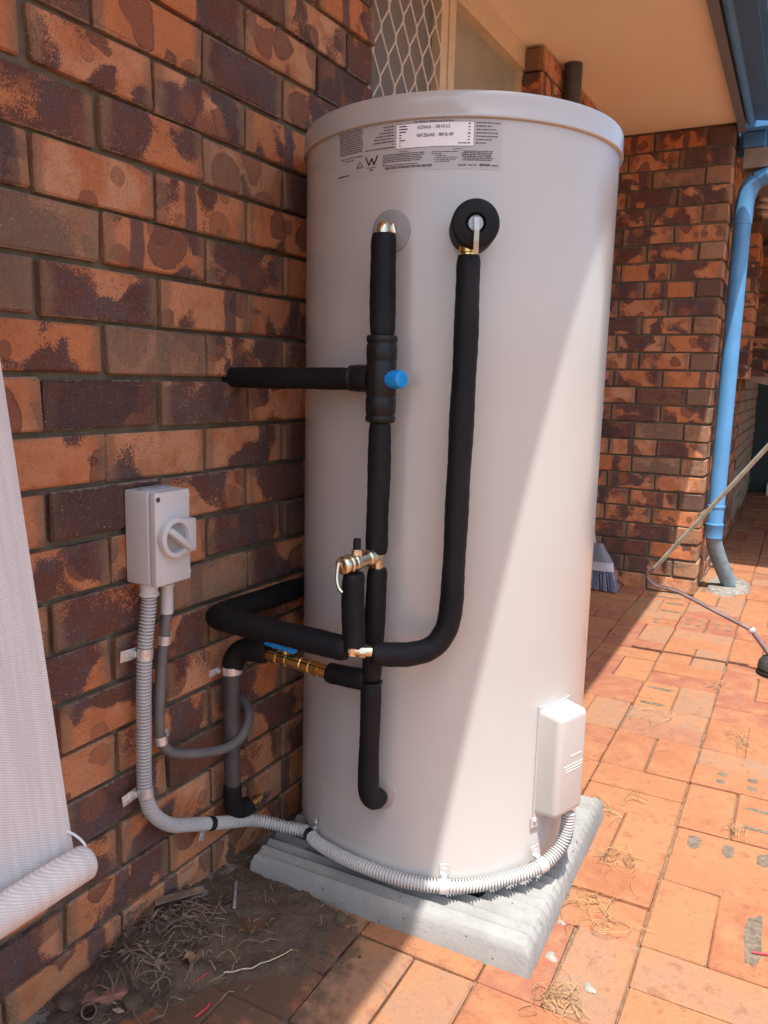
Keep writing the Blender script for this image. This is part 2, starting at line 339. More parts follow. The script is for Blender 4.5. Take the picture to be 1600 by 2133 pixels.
# ------------------------------------------------------------------ mesh helpers
def vadd(a, b): return (a[0] + b[0], a[1] + b[1], a[2] + b[2])
class MB:
    def __init__(s): s.v = []; s.f = []
    def add(s, vs, fs):
        n = len(s.v); s.v += [tuple(x) for x in vs]; s.f += [tuple(i + n for i in f) for f in fs]; return s
    def box(s, x0, x1, y0, y1, z0, z1):
        return s.add([(x0, y0, z0), (x1, y0, z0), (x1, y1, z0), (x0, y1, z0), (x0, y0, z1), (x1, y0, z1), (x1, y1, z1), (x0, y1, z1)],
                     [(0, 3, 2, 1), (4, 5, 6, 7), (0, 1, 5, 4), (1, 2, 6, 5), (2, 3, 7, 6), (3, 0, 4, 7)])
    def obox(s, c, ax, ay, az, hx, hy, hz):
        """oriented box: centre, unit axes, half sizes"""
        c = Vector(c); ax = Vector(ax); ay = Vector(ay); az = Vector(az)
        vs = [c + ax * (hx * i) + ay * (hy * j) + az * (hz * k) for k in (-1, 1) for i, j in ((-1, -1), (1, -1), (1, 1), (-1, 1))]
        return s.add(vs, [(0, 3, 2, 1), (4, 5, 6, 7), (0, 1, 5, 4), (1, 2, 6, 5), (2, 3, 7, 6), (3, 0, 4, 7)])
    def bbox(s, c, ax, ay, az, hx, hy, hz, b):
        """bevelled oriented box"""
        bm = bmesh.new(); bmesh.ops.create_cube(bm, size=2.0)
        for v in bm.verts: v.co = Vector((v.co.x * hx, v.co.y * hy, v.co.z * hz))
        bmesh.ops.bevel(bm, geom=list(bm.edges), offset=b, segments=3, affect='EDGES', profile=0.5)
        c = Vector(c); ax = Vector(ax); ay = Vector(ay); az = Vector(az)
        bm.verts.index_update()
        s.add([c + ax * v.co.x + ay * v.co.y + az * v.co.z for v in bm.verts], [[v.index for v in f.verts] for f in bm.faces])
        bm.free(); return s
    def sweep(s, pts, rad, seg=14, cap=True, closed=False, twist=None):
        """tube along pts; rad number, list or function(i, angle)"""
        pts = [Vector(p) for p in pts]; n = len(pts)
        tg = []
        for i in range(n):
            a = pts[max(i - 1, 0)]; b = pts[min(i + 1, n - 1)]
            t = (b - a); tg.append(t.normalized() if t.length > 1e-9 else Vector((0, 0, 1)))
        ref = Vector((0, 0, 1)) if abs(tg[0].z) < 0.9 else Vector((1, 0, 0))
        nx = tg[0].cross(ref).normalized()
        base = len(s.v)
        for i in range(n):
            nx = (nx - tg[i] * nx.dot(tg[i])); nx = nx.normalized() if nx.length > 1e-6 else tg[i].orthogonal().normalized()
            ny = tg[i].cross(nx)
            for k in range(seg):
                a = 2 * pi * k / seg
                r = rad(i, a) if callable(rad) else (rad[i] if isinstance(rad, (list, tuple)) else rad)
                s.v.append(tuple(pts[i] + nx * (r * cos(a)) + ny * (r * sin(a))))
        for i in range(n - 1):
            for k in range(seg):
                k2 = (k + 1) % seg
                s.f.append((base + i * seg + k, base + i * seg + k2, base + (i + 1) * seg + k2, base + (i + 1) * seg + k))
        if cap:
            s.f.append(tuple(base + k for k in reversed(range(seg)))); s.f.append(tuple(base + (n - 1) * seg + k for k in range(seg)))
        return s
    def lathe(s, base, axis, prof, seg=24, cap=True):
        """prof: (radius, height along axis)"""
        b = Vector(base); t = Vector(axis).normalized(); nx = t.orthogonal().normalized(); ny = t.cross(nx)
        n0 = len(s.v)
        for r, h in prof:
            for k in range(seg):
                a = 2 * pi * k / seg
                s.v.append(tuple(b + t * h + nx * (r * cos(a)) + ny * (r * sin(a))))
        for i in range(len(prof) - 1):
            for k in range(seg):
                k2 = (k + 1) % seg
                s.f.append((n0 + i * seg + k, n0 + i * seg + k2, n0 + (i + 1) * seg + k2, n0 + (i + 1) * seg + k))
        if cap:
            s.f.append(tuple(n0 + k for k in reversed(range(seg)))); s.f.append(tuple(n0 + (len(prof) - 1) * seg + k for k in range(seg)))
        return s
    def build(s, name, m, parent=None, smooth=False, origin=None, angle=40, kind=None):
        o0 = Vector(origin) if origin is not None else (wloc(parent) if parent else Vector((0, 0, 0)))
        me = bpy.data.meshes.new(name)
        me.from_pydata([tuple(Vector(v) - o0) for v in s.v], [], s.f); me.update()
        me.materials.append(M[m] if isinstance(m, str) else m)
        if smooth:
            for pl in me.polygons: pl.use_smooth = True
            try: me.set_sharp_from_angle(angle=radians(angle))
            except Exception: pass
        o = bpy.data.objects.new(name, me); COL.objects.link(o)
        if parent:
            o.parent = parent
            if origin is not None: o.location = o0 - wloc(parent)
        else: o.location = o0
        if kind: o['kind'] = kind
        return o
def wloc(o):
    v = Vector((0, 0, 0))
    while o: v += Vector(o.location); o = o.parent
    return v
def tag(o, label, cat, group=None):
    o['label'] = label; o['category'] = cat
    if group: o['group'] = group
    return o
def thing(name, label, cat, loc=(0, 0, 0), group=None):
    o = bpy.data.objects.new(name, None); COL.objects.link(o); o.location = loc; o.empty_display_size = 0.05
    return tag(o, label, cat, group)
def smoothpath(pts, per=8):
    """Catmull-Rom through pts"""
    P = [Vector(p) for p in pts]; P = [P[0] * 2 - P[1]] + P + [P[-1] * 2 - P[-2]]
    out = []
    for i in range(1, len(P) - 2):
        for k in range(per):
            t = k / per; a, b, c, d = P[i - 1], P[i], P[i + 1], P[i + 2]
            out.append(0.5 * ((2 * b) + (c - a) * t + (2 * a - 5 * b + 4 * c - d) * t * t + (3 * b - a - 3 * c + d) * t ** 3))
    out.append(P[-2]); return out
def resample(pts, stepl):
    out = [pts[0].copy()]; acc = 0.0
    for a, b in zip(pts, pts[1:]):
        L = (b - a).length
        if L < 1e-9: continue
        d = stepl - acc
        while d <= L: out.append(a + (b - a) * (d / L)); d += stepl
        acc = (acc + L) % stepl if stepl else 0
    out.append(pts[-1].copy()); return out

# tank frame
TX, TY, TR = 0.325, 0.752, 0.307
def tank_pt(az, z, r=TR):
    a = radians(az); return Vector((TX + r * cos(a), TY + r * sin(a), z))

# ================================================================== SETTING
# ---- ground sheet
g = MB(); g.add([(-400, -400, 0), (400, -400, 0), (400, 400, 0), (-400, 400, 0)], [(0, 1, 2, 3)])
go = g.build('ground', 'yard', origin=(0, 0, 0)); go.location.z = -0.045; go['kind'] = 'structure'
# ---- brick paving in basket weave, laid on a sand bed
PA = 0.0205
def pav(u, v): return (u - PA * v, v + PA * u)
paving = MB(); paving.add([(-0.0, -3.6, -0.012), (4.2, -3.6, -0.012), (4.2, 9, -0.012), (-0.0, 9, -0.012)], [(0, 1, 2, 3)])
pavo = paving.build('paving', 'sand', origin=(0.8, 1.3, -0.012)); pavo['kind'] = 'structure'
def piece_mesh(name, L, W, H, seed, bev, jit):
    r = random.Random(seed)
    bm = bmesh.new(); bmesh.ops.create_cube(bm, size=1.0)
    for v in bm.verts: v.co = Vector((v.co.x * L + r.uniform(-jit, jit), v.co.y * W + r.uniform(-jit, jit) * 0.5, v.co.z * H + r.uniform(-jit, jit) * 0.8))
    bmesh.ops.bevel(bm, geom=list(bm.edges), offset=bev, segments=1, affect='EDGES')
    for v in bm.verts: v.co += Vector((r.uniform(-1, 1), r.uniform(-1, 1), r.uniform(-1, 1))) * jit * 0.45
    me = bpy.data.meshes.new(name); bm.to_mesh(me); bm.free(); return me
def stuff_from(pieces, name, m, parent):
    """join many (mesh, matrix) pieces into one stuff part"""
    vs, fs = [], []
    for me, mx in pieces:
        n = len(vs); vs += [tuple(mx @ v.co) for v in me.vertices]; fs += [tuple(i + n for i in p.vertices) for p in me.polygons]
    mb = MB(); mb.v = vs; mb.f = fs
    return mb.build(name, m, parent, kind='stuff')
def place(me, name, m, parent, loc, rz=0.0, rx=0.0):
    if not me.materials: me.materials.append(M[m])
    o = bpy.data.objects.new(name, me); COL.objects.link(o); o.parent = parent
    o.location = Vector(loc) - wloc(parent); o.rotation_euler = (rx, 0, rz); return o
PV = [piece_mesh('paver', 0.2312, 0.1147, 0.05, 100 + i, 0.0035, 0.0014) for i in range(10)]
MU = 0.2352
rest = []; PAVERS = {}
for i in range(-4, 14):
    for j in range(-22, 34):
        for k in (0, 1):
            yl = (i + j) % 2 != 0
            u0 = 0.822 + i * MU; v0 = 1.305 + j * MU
            if yl: u, v, rz = u0 + MU * (0.25 + 0.5 * k), v0 + MU / 2, pi / 2
            else: u, v, rz = u0 + MU / 2, v0 + MU * (0.25 + 0.5 * k), 0
            x, y = pav(u, v); rz += PA
            if x < 0.07 or (y > 3.33 and x < 0.515 - 0.029 * (y - 3.38) - 0.10): continue
            me = PV[rnd.randrange(10)]
            jr = rnd.gauss(0, 0.006)
            z = -0.0258 + rnd.gauss(0, 0.0016)
            loc = (x + rnd.gauss(0, 0.0010), y + rnd.gauss(0, 0.0010), z)
            flip = rz + jr + (pi if rnd.random() < 0.5 else 0)
            if 0.03 < y < 7.5 and x < 1.02 and not (0.12 < x < 0.58 and 0.48 < y < 0.95):
                PAVERS[(i, j, k)] = place(me, 'paver', 'paver', pavo, loc, flip, rnd.gauss(0, 0.004))
            elif y > -3.6 and x < 4.2:
                rest.append((me, Matrix.Translation(loc) @ Matrix.Rotation(flip, 4, 'Z')))
for me in PV:
    if not me.materials: me.materials.append(M['paver'])
stuff_from(rest, 'paver_field', 'paver', pavo)
# grey mortar plugs in pavers laid holes-up
def plugs(key, kind):
    p = PAVERS.get(key)
    if not p: return
    L = p.data; base = p
    def plug(x, y, hx, hy):
        mb = MB(); n = 14; r = random.Random(hash((key, x, y)) & 0xffff)
        ring = []
        for q in range(n):
            a = 2 * pi * (q + 0.5) / n; c, s_ = cos(a), sin(a); m_ = max(abs(c), abs(s_)) ** 0.8
            ring.append((x + hx * c / m_ * r.uniform(0.75, 1.1), y + hy * s_ / m_ * r.uniform(0.75, 1.1)))
        vs = [(a_, b_, 0.0259) for a_, b_ in ring] + [(a_, b_, 0.020) for a_, b_ in ring]
        mb.add(vs, [tuple(range(n))] + [(q, q + n, (q + 1) % n + n, (q + 1) % n) for q in range(n)])
        me = bpy.data.meshes.new('mortar_plug'); me.from_pydata(mb.v, [], mb.f); me.update(); me.materials.append(M['plug'])
        o = bpy.data.objects.new('mortar_plug', me); COL.objects.link(o); o.parent = p
    if kind == 'three':
        for x in (-0.072, 0.0, 0.072): plug(x, 0.004, 0.014, 0.030)
    elif kind == 'stripe':
        for x in (-0.05, 0.045): plug(x, 0.0, 0.008, 0.044)
    elif kind == 'ends':
        for x in (-0.085, 0.06): plug(x, 0.0, 0.011, 0.045)
    elif kind == 'four':
        for x in (-0.03, 0.045):
            for y in (-0.028, 0.022): plug(x, y, 0.013, 0.013)
    elif kind == 'bar': plug(0.0, -0.012, 0.085, 0.016)
for k_, t_ in (((0, -2, 1), 'three'), ((0, -1, 1), 'stripe'), ((0, -3, 1), 'bar'), ((0, 0, 0), 'four'), ((-1, 2, 0), 'ends'), ((-1, 6, 0), 'four'),
               ((-1, 6, 1), 'four'), ((0, 9, 1), 'stripe'), ((-1, 9, 0), 'ends'), ((-2, 7, 1), 'ends'), ((-2, 6, 0), 'four'), ((0, 11, 0), 'stripe'),
               ((1, -3, 0), 'bar'), ((-2, 8, 0), 'bar')):
    plugs(k_, t_)

# ---- brickwork
BR = [piece_mesh('brick', 0.2310, 0.110, 0.0768, 10 + i, 0.0034, 0.0028) for i in range(10)]
HB = [piece_mesh('brick', 0.1110, 0.110, 0.0768, 40 + i, 0.0034, 0.0026) for i in range(6)]
for me in BR + HB: me.materials.append(M['brick'])
def zc(j): return 1.45 - 0.086 * (j + 0.5)
def jit(s=0.0012): return rnd.gauss(0, s)
# main wall beside the heater, face at X = 0; unseen end stops early for sky light
wall = thing('house_wall', 'mottled orange and purple clinker brick house wall beside the water heater', 'wall', (-0.05, 0.4, 0))
wrest = []
for j in range(-9, 17):
    off = 0.12 if j % 2 == 0 else 0.0
    z = zc(j)
    for k in range(-7, 16):
        y0 = off + 0.24 * k; y1 = y0 + 0.24
        yc = (y0 + y1) / 2
        win = z > 1.08
        half = False
        if y0 > 3.36: continue
        if win:
            if 0.9 < y0 < 2.15:
                if y1 > 2.25: yc = y1 - 0.06; half = True
                else: continue
            elif y0 < 0.955 < y1 - 0.02: half = True; yc = y0 + 0.06
            elif y0 < 2.15 < y1 - 0.02 and y0 > 0.96: pass
        me = (HB[rnd.randrange(6)] if half else BR[rnd.randrange(10)])
        loc = (-0.055 + jit(0.0016), yc + jit(), z + jit(0.0008))
        rz = pi / 2 + jit(0.004) + (pi if rnd.random() < 0.5 else 0)
        if (-0.30 < yc < 0.96) or (win and 2.15 < yc < 3.1):
            place(me, 'brick', 'brick', wall, loc, rz)
        else: wrest.append((me, Matrix.Translation(loc) @ Matrix.Rotation(rz, 4, 'Z')))
stuff_from(wrest, 'brick_field', 'brick', wall)
mo = MB(); mo.box(-0.20, -0.013, -1.68, 0.945, -0.1, 2.224); mo.box(-0.20, -0.013, 0.945, 2.211, -0.1, 1.075); mo.box(-0.20, -0.013, 2.211, 3.4, -0.1, 2.224)
mo.build('mortar', 'mortar', wall)
fo = MB(); fo.bbox((0.008, -0.55, -0.04), (1, 0, 0), (0, 1, 0), (0, 0, 1), 0.020, 1.13, 0.05, 0.004)
fo.build('footing', simple('grey_footing_concrete', (0.17, 0.155, 0.135), 0.9, var=0.25, nscale=25, bmp=0.5), wall)

# wing wall at the back with its corner beside the blue downpipe
wing = thing('wing_wall', 'clinker brick corner of the house behind the heater, blue downpipe at its edge', 'wall', (0.3, 3.45, 0))
WX, WY = 0.515, 3.38
def wx(y): return WX - 0.029 * (y - WY)      # the side of the wing runs a little off square
wrest = []
for j in range(-10, 17):
    z = zc(j)
    if j % 2 == 0: xs = [(WX - 0.115, 0), (WX - 0.355, 0), (WX - 0.595, 0)]
    else: xs = [(WX - 0.055, 1), (WX - 0.235, 0), (WX - 0.475, 0)]
    for xc, hd in xs:
        if hd: place(BR[rnd.randrange(10)], 'brick', 'brick', wing, (xc + jit(), WY + 0.115 + jit(0.002), z + jit(0.0008)), pi / 2 + (pi if rnd.random() < 0.5 else 0))
        else: place(BR[rnd.randrange(10)], 'brick', 'brick', wing, (xc + jit(), WY + 0.055 + jit(0.002), z + jit(0.0008)), jit(0.003) + (pi if rnd.random() < 0.5 else 0))
    y = WY + (0.12 if j % 2 == 0 else 0.24)
    n = 0
    while y < 8.2:
        loc = (wx(y + 0.115) - 0.055 + jit(0.002), y + 0.115, z + jit(0.0008)); me = BR[rnd.randrange(10)]; rz = pi / 2 + 0.029 + (pi if rnd.random() < 0.5 else 0)
        if n < 2 or (y > 4.6 and y < 5.6 and z < 1.2): place(me, 'brick', 'brick', wing, loc, rz)
        else: wrest.append((me, Matrix.Translation(loc) @ Matrix.Rotation(rz, 4, 'Z')))
        y += 0.24; n += 1
stuff_from(wrest, 'brick_field', 'brick', wing)
mo = MB(); mo.add([(-0.1, WY + 0.011, -0.1), (WX - 0.011, WY + 0.011, -0.1), (wx(8.2) - 0.011, 8.2, -0.1), (-0.1, 8.2, -0.1), (-0.1, WY + 0.011, 2.31), (WX - 0.011, WY + 0.011, 2.31), (wx(8.2) - 0.011, 8.2, 2.31), (-0.1, 8.2, 2.31)], [(0, 3, 2, 1), (4, 5, 6, 7), (0, 1, 5, 4), (1, 2, 6, 5), (2, 3, 7, 6), (3, 0, 4, 7)]); mo.build('mortar', 'mortar', wing)
# pilasters and a corbelled sill further back along the wing
def pilaster(y0, y1, xo, z0, z1, label):
    WX = wx(y1)
    t = thing('brick_pilaster', label, 'pilaster', (WX, (y0 + y1) / 2, z0))
    w_ = xo - WX
    mb = MB(); mb.box(WX - 0.02, xo - 0.006, y0 + 0.006, y1 - 0.006, z0 + 0.004, z1 - 0.004); mb.build('mortar', 'mortar', t)
    n = int((z1 - z0) / 0.086)
    for q in range(n):
        zz = z0 + 0.043 + q * 0.086
        me = bpy.data.meshes.new('brick')
        bm = bmesh.new(); bmesh.ops.create_cube(bm, size=1.0)
        for v in bm.verts: v.co = Vector((v.co.x * (w_ + 0.01), v.co.y * (y1 - y0), v.co.z * 0.0755))
        bmesh.ops.bevel(bm, geom=list(bm.edges), offset=0.004, segments=1, affect='EDGES'); bm.to_mesh(me); bm.free()
        me.materials.append(M['brick'])
        place(me, 'brick', 'brick', t, (WX + w_ / 2 + jit(0.002), (y0 + y1) / 2, zz), 0)
    return t
pilaster(4.55, 4.80, 0.560, 1.08, 2.03, 'narrow brick pilaster behind the blue downpipe, rope coil on its top')
pilaster(6.1, 6.4, 0.60, 1.16, 2.1, 'far brick pilaster at the right edge, beyond the nearer pilaster')
sill = thing('brick_sill', 'sloping corbelled brick sill sticking out of the far wing wall', 'sill', (0.6, 5.2, 1.07))
for q in range(9):
    me = bpy.data.meshes.new('brick'); mb = MB()
    y0 = 4.82 + q * 0.118
    mb.add([(-0.09, 0, -0.04), (0.085, 0, -0.085), (0.085, 0.11, -0.085), (-0.09, 0.11, -0.04), (-0.09, 0, 0.035), (0.085, 0, -0.012), (0.085, 0.11, -0.012), (-0.09, 0.11, 0.035)],
           [(0, 3, 2, 1), (4, 5, 6, 7), (0, 1, 5, 4), (1, 2, 6, 5), (2, 3, 7, 6), (3, 0, 4, 7)])
    me.from_pydata(mb.v, [], mb.f); me.materials.append(M['brick'])
    place(me, 'brick', 'brick', sill, (wx(y0) + 0.085, y0, 1.14), 0)

# ---- eave: soffit, fascia, gutter (runs a little off square to the wall); unseen end cut short to admit sky light
eave = thing('eave', 'peach lit cream eave soffit with blue gutter above the heater', 'eave', (0.3, 0.5, 2.23))
ZS = 2.228
def shear(mb):
    mb.v = [(x - 0.027 * (y - 2.1), y, z) for x, y, z in mb.v]; return mb
mb = MB(); mb.add([(-0.35, -1.05, ZS), (0.560 + 0.027 * 3.15, -1.05, ZS), (0.560 - 0.027 * 1.276, 3.376, ZS), (-0.35, 3.376, ZS), (-0.35, -1.05, ZS + 0.008), (0.560 + 0.027 * 3.15, -1.05, ZS + 0.008), (0.560 - 0.027 * 1.276, 3.376, ZS + 0.008), (-0.35, 3.376, ZS + 0.008)],
                  [(0, 3, 2, 1), (4, 5, 6, 7), (0, 1, 5, 4), (1, 2, 6, 5), (2, 3, 7, 6), (3, 0, 4, 7)]); mb.build('soffit_panel', 'soffit', eave)
mb = MB(); mb.box(0.562, 0.594, -1.05, 3.45, 2.198, 2.42); shear(mb).build('fascia', 'grey_blue', eave)  # blue board; grey of its shaded underside is in the colour
prof = [(0.596, 2.36), (0.596, 2.232), (0.600, 2.210), (0.608, 2.203), (0.616, 2.206), (0.624, 2.216), (0.630, 2.222), (0.712, 2.210), (0.726, 2.212), (0.736, 2.222), (0.740, 2.24), (0.740, 2.315), (0.734, 2.322), (0.728, 2.315),
        (0.728, 2.245), (0.719, 2.227), (0.634, 2.236), (0.604, 2.24), (0.604, 2.36)]
def extrude_y(pr, y0, y1):
    mb = MB(); n = len(pr)
    mb.add([(x, y0, z) for x, z in pr] + [(x, y1, z) for x, z in pr], [(i, (i + 1) % n, (i + 1) % n + n, i + n) for i in range(n)])
    mb.f.append(tuple(range(n))); mb.f.append(tuple(reversed(range(n, 2 * n)))); return mb
gut = shear(extrude_y(prof, -1.05, 3.36)).build('gutter', 'blue_paint', eave, smooth=True, angle=30)
sm = MB(); sm.box(0.700, 0.7025, -1.05, 3.36, 2.2095, 2.2125); shear(sm).build('gutter_seam', 'blue_pvc', gut)
mb = MB(); mb.add([(-2.5, -1.05, 3.05), (0.66, -1.05, 2.40), (0.66, 3.45, 2.40), (-2.5, 3.45, 3.05), (-2.5, -1.05, 3.08), (0.66, -1.05, 2.43), (0.66, 3.45, 2.43), (-2.5, 3.45, 3.08)],
                  [(0, 3, 2, 1), (4, 5, 6, 7), (0, 1, 5, 4), (1, 2, 6, 5), (2, 3, 7, 6), (3, 0, 4, 7)]); shear(mb).build('roof_sheet', 'blue_paint', eave)
# ---- lower eave past the corner and the porch roof beyond
low = thing('corner_eave', 'blue boxed gutter end over a brown board at the brick corner', 'eave', (0.6, 3.7, 2.1))
mb = MB(); mb.box(0.540, 0.690, 3.40, 3.57, 2.205, 2.36); mb.build('upper_fascia', 'blue_pvc', low)
mb = MB(); mb.bbox((0.592, 3.515, 2.168), (1, 0, 0), (0, 1, 0), (0, 0, 1), 0.048, 0.055, 0.034, 0.004); mb.build('box_gutter', 'blue_paint', low)
mb = MB(); mb.box(0.552, 0.685, 3.47, 3.57, 2.045, 2.132); mb.build('brown_board', 'brown_board', low)
porch = thing('porch_roof', 'brown underside and blue edge of the porch roof at the right edge', 'porch roof', (1.2, 5.9, 2.1))
mb = MB(); mb.box(0.35, 3.6, 3.575, 3.605, 2.125, 2.30); mb.build('fascia', 'blue_paint', porch)
mb = MB(); mb.box(0.35, 3.6, 3.607, 8.3, 2.2255, 2.29); mb.build('roof_sheet', 'blue_paint', porch)
mb = MB(); mb.box(0.35, 3.6, 3.609, 8.2, 2.150, 2.2205); mb.build('ceiling_board', 'brown_board', porch)
# ---- back gate
gate = thing('dark_gate', 'dark teal gate panel far back at the right edge', 'gate', (1.0, 8.2, 0))
mb = MB(); mb.box(0.34, 0.56, 8.02, 8.10, 0, 2.14); mb.build('post', 'teal', gate)
mb = MB(); mb.box(0.56, 3.4, 8.05, 8.09, 0.16, 2.14); mb.build('panel', 'teal', gate)
bxo = MB(); bxo.bbox((0.66, 7.86, 0.06), (1, 0, 0), (0, 1, 0), (0, 0, 1), 0.10, 0.10, 0.06, 0.006)
tag(bxo.build('box', 'cream_box', origin=(0.66, 7.86, 0)), 'small cream box on the ground by the dark gate', 'box')

# ---- window in the main wall
win = thing('window', 'cream framed window with diamond security grille above the heater', 'window', (-0.1, 1.58, 1.08))
mb = MB()
for y0, y1 in ((0.958, 1.00), (1.478, 1.522), (1.534, 1.578), (2.166, 2.204)): mb.box(-0.125, -0.078, y0, y1, 1.08, 2.19)
mb.build('frame', 'frame', win)
mb = MB(); mb.box(-0.128, -0.070, 0.956, 2.206, 2.150, 2.2265); mb.box(-0.128, -0.066, 0.956, 2.206, 1.076, 1.125); mb.build('head_and_sill', 'frame', win)
mb = MB(); mb.box(-0.10, -0.085, 1.522, 1.534, 1.1, 2.16); mb.build('mullion_groove', 'frame', win)
mb = MB(); mb.box(-0.112, -0.107, 1.0, 1.478, 1.125, 2.150); mb.build('pane', simple('grey_frosted_glass', (0.165, 0.17, 0.17), 0.25, var=0.15, nscale=4, spec=0.5), win)
mb = MB(); mb.box(-0.112, -0.107, 1.578, 2.166, 1.125, 2.150); mb.build('pane', 'obscure', win)
# expanded diamond grille
mb = MB(); W2, H2 = 0.039, 0.062
rib = lambda a, b, r: mb.sweep([a, b], r, 6)
for a in range(0, 14):
    for b in range(0, 19):
        if (a + b) % 2: continue
        y, z = 0.985 + a * W2, 1.10 + b * H2
        if z > 2.17 or y > 1.475: continue
        rib((-0.066, y, z - 0.007), (-0.066, y, z + 0.007), 0.0034)
        for s_ in (-1, 1):
            y2, z2 = y + s_ * W2, z + H2
            if y2 < 0.97 or y2 > 1.48 or z2 > 2.18: continue
            mid = (-0.064, (y + y2) / 2, (z + z2) / 2)
            rib((-0.066, y, z + 0.007), (-0.066, y2, z2 - 0.007), 0.0026)
mb.build('security_grille', 'grille', win, smooth=True)
mb = MB(); n = 60
ps = [(-0.155 + 0.006 * sin(i * 0.55) + 0.003 * sin(i * 1.3), 0.965 + (1.335 - 0.965) * i / n) for i in range(n + 1)]
mb.add([(x, y, 1.05) for x, y in ps] + [(x, y, 2.2) for x, y in ps], [(i, i + 1, i + n + 2, i + n + 1) for i in range(n)]); mb.build('curtain', 'curtain', win, smooth=True)
mb = MB(); mb.box(-0.60, -0.59, 0.8, 2.4, 0.9, 2.22); mb.build('room_back', 'dark_room', win)

# ---- pipes on the house
vent = MB(); vent.sweep([(0.040, 2.40, 0.0), (0.040, 2.40, 2.226)], 0.034, 20)
tag(vent.build('vent_pipe', 'dark_pipe', origin=(0.04, 2.4, 0), smooth=True), 'dark grey vertical pipe running up to the soffit behind the heater', 'pipe')
dp = thing('downpipe', 'blue round downpipe on the brick corner with kicked foot toned grey as in shade', 'downpipe', (0.57, 3.51, 0))
pts = [(0.568, 3.52, z) for z in (0.285, 0.6, 1.0, 1.4, 1.80)] + [(0.569, 3.52, 1.87), (0.576, 3.518, 1.93), (0.592, 3.515, 1.975), (0.615, 3.51, 2.0)] + [(0.70, 3.49, 2.018), (0.95, 3.43, 2.05)]
mb = MB(); mb.sweep(pts[:5], 0.040, 24); mb.build('pipe', 'blue_pvc', dp, smooth=True)
mb = MB(); mb.sweep(smoothpath(pts[4:9], 4), 0.0425, 24); mb.build('elbow', 'blue_pvc', dp, smooth=True)
mb = MB(); mb.sweep(pts[8:], 0.040, 24); mb.build('offset_pipe', 'blue_pvc', dp, smooth=True)
mb = MB(); mb.lathe((0.568, 3.52, 0.43), (0, 0, 1), [(0.0405, 0), (0.044, 0.002), (0.044, 0.012), (0.0405, 0.014)], 24); mb.build('joint_ring', 'blue_pvc', dp, smooth=True)
mb = MB(); mb.lathe((0.568, 3.52, 0.275), (0, 0, 1), [(0.0435, 0), (0.0435, 0.06), (0.045, 0.062), (0.045, 0.072), (0.0405, 0.074)], 24); mb.build('joint_ring', 'blue_pvc', dp, smooth=True)
mb = MB(); mb.sweep(smoothpath([(0.568, 3.52, 0.30), (0.570, 3.525, 0.26), (0.60, 3.56, 0.16), (0.655, 3.62, 0.02)], 5), 0.038, 24)
mb.build('kicked_foot', simple('shade_toned_blue_pvc', (0.16, 0.22, 0.25), 0.4, var=0.15), dp, smooth=True)  # same blue pipe, its shade put into the colour as grey
# mortar pad at its foot
mb = MB(); r = random.Random(3); n = 22; ring = []
for q in range(n):
    a = 2 * pi * q / n; ring.append((0.650 + 0.115 * cos(a) * r.uniform(0.85, 1.1), 3.66 + 0.24 * sin(a) * r.uniform(0.85, 1.1)))
mb.add([(x, y, -0.01) for x, y in ring] + [(0.645 + (x - 0.645) * 0.86, 3.66 + (y - 3.66) * 0.86, 0.009 + r.uniform(-0.004, 0.005)) for x, y in ring] + [(0.645, 3.66, 0.014)],
       [(q, (q + 1) % n, (q + 1) % n + n, q + n) for q in range(n)] + [(q + n, (q + 1) % n + n, 2 * n) for q in range(n)])
tag(mb.build('mortar_bed', simple('dirty_mortar', (0.21, 0.195, 0.165), 0.95, var=0.3, nscale=40, bmp=0.5), origin=(0.645, 3.66, 0.0), smooth=True), 'rough pale mortar bed under the foot of the blue downpipe', 'mortar')

# ---- soil patch by the wall
def fnoise(x, y, s):
    return (sin(x * 37 * s + 1.3) * cos(y * 41 * s + 0.4) + 0.6 * sin(x * 83 * s + y * 61 * s + 2.0) + 0.4 * sin(y * 127 * s - x * 97 * s)) / 2.0
mb = MB(); nx_, ny_ = 110, 150; x0, x1, y0, y1 = -0.01, 0.46, -0.35, 0.75
sr = random.Random(21)
def soil_h(x, y):
    # edge of the patch wanders between the wall, the pad and the pavers
    if y > 0.33: ed = 0.36 - (y - 0.33) * 0.9
    elif y > 0.10: ed = 0.17 + (y - 0.10) * 0.83
    else: ed = 0.17 - (0.10 - y) * 0.35
    if 0.28 < y < 0.40: ed = max(ed, 0.375)
    d = ed - 0.03 + 0.045 * fnoise(x, y, 0.6) + 0.030 * fnoise(x, y, 2.1) + 0.012 * fnoise(y, x, 4.3) - x
    h = max(-0.010, min(0.010, d * 0.16)) + 0.0035 * fnoise(x, y, 1.0) + 0.0018 * fnoise(y, x, 2.7)
    pile = math.exp(-(((x - 0.05) / 0.09) ** 2 + ((y - 0.16) / 0.13) ** 2)); h += 0.028 * pile
    for cx_, cy_, rr in ((0.055, 0.300, 0.030), (0.160, 0.285, 0.028), (0.330, 0.345, 0.016), (0.352, 0.375, 0.013), (0.335, 0.312, 0.010), (0.365, 0.36, 0.012)):
        q = ((x - cx_) ** 2 + (y - cy_) ** 2) / (rr * rr)
        h -= 0.030 * math.exp(-q * q)
    return h
for iy in range(ny_ + 1):
    for ix in range(nx_ + 1):
        x = x0 + (x1 - x0) * ix / nx_; y = y0 + (y1 - y0) * iy / ny_
        mb.v.append((x, y, soil_h(x, y) + sr.gauss(0, 0.0017)))
for iy in range(ny_):
    for ix in range(nx_):
        a = iy * (nx_ + 1) + ix; mb.f.append((a, a + 1, a + nx_ + 2, a + nx_ + 1))
sso = mb.build('soil', 'soil', origin=(0.15, 0.15, 0), smooth=True, angle=80); sso['kind'] = 'structure'

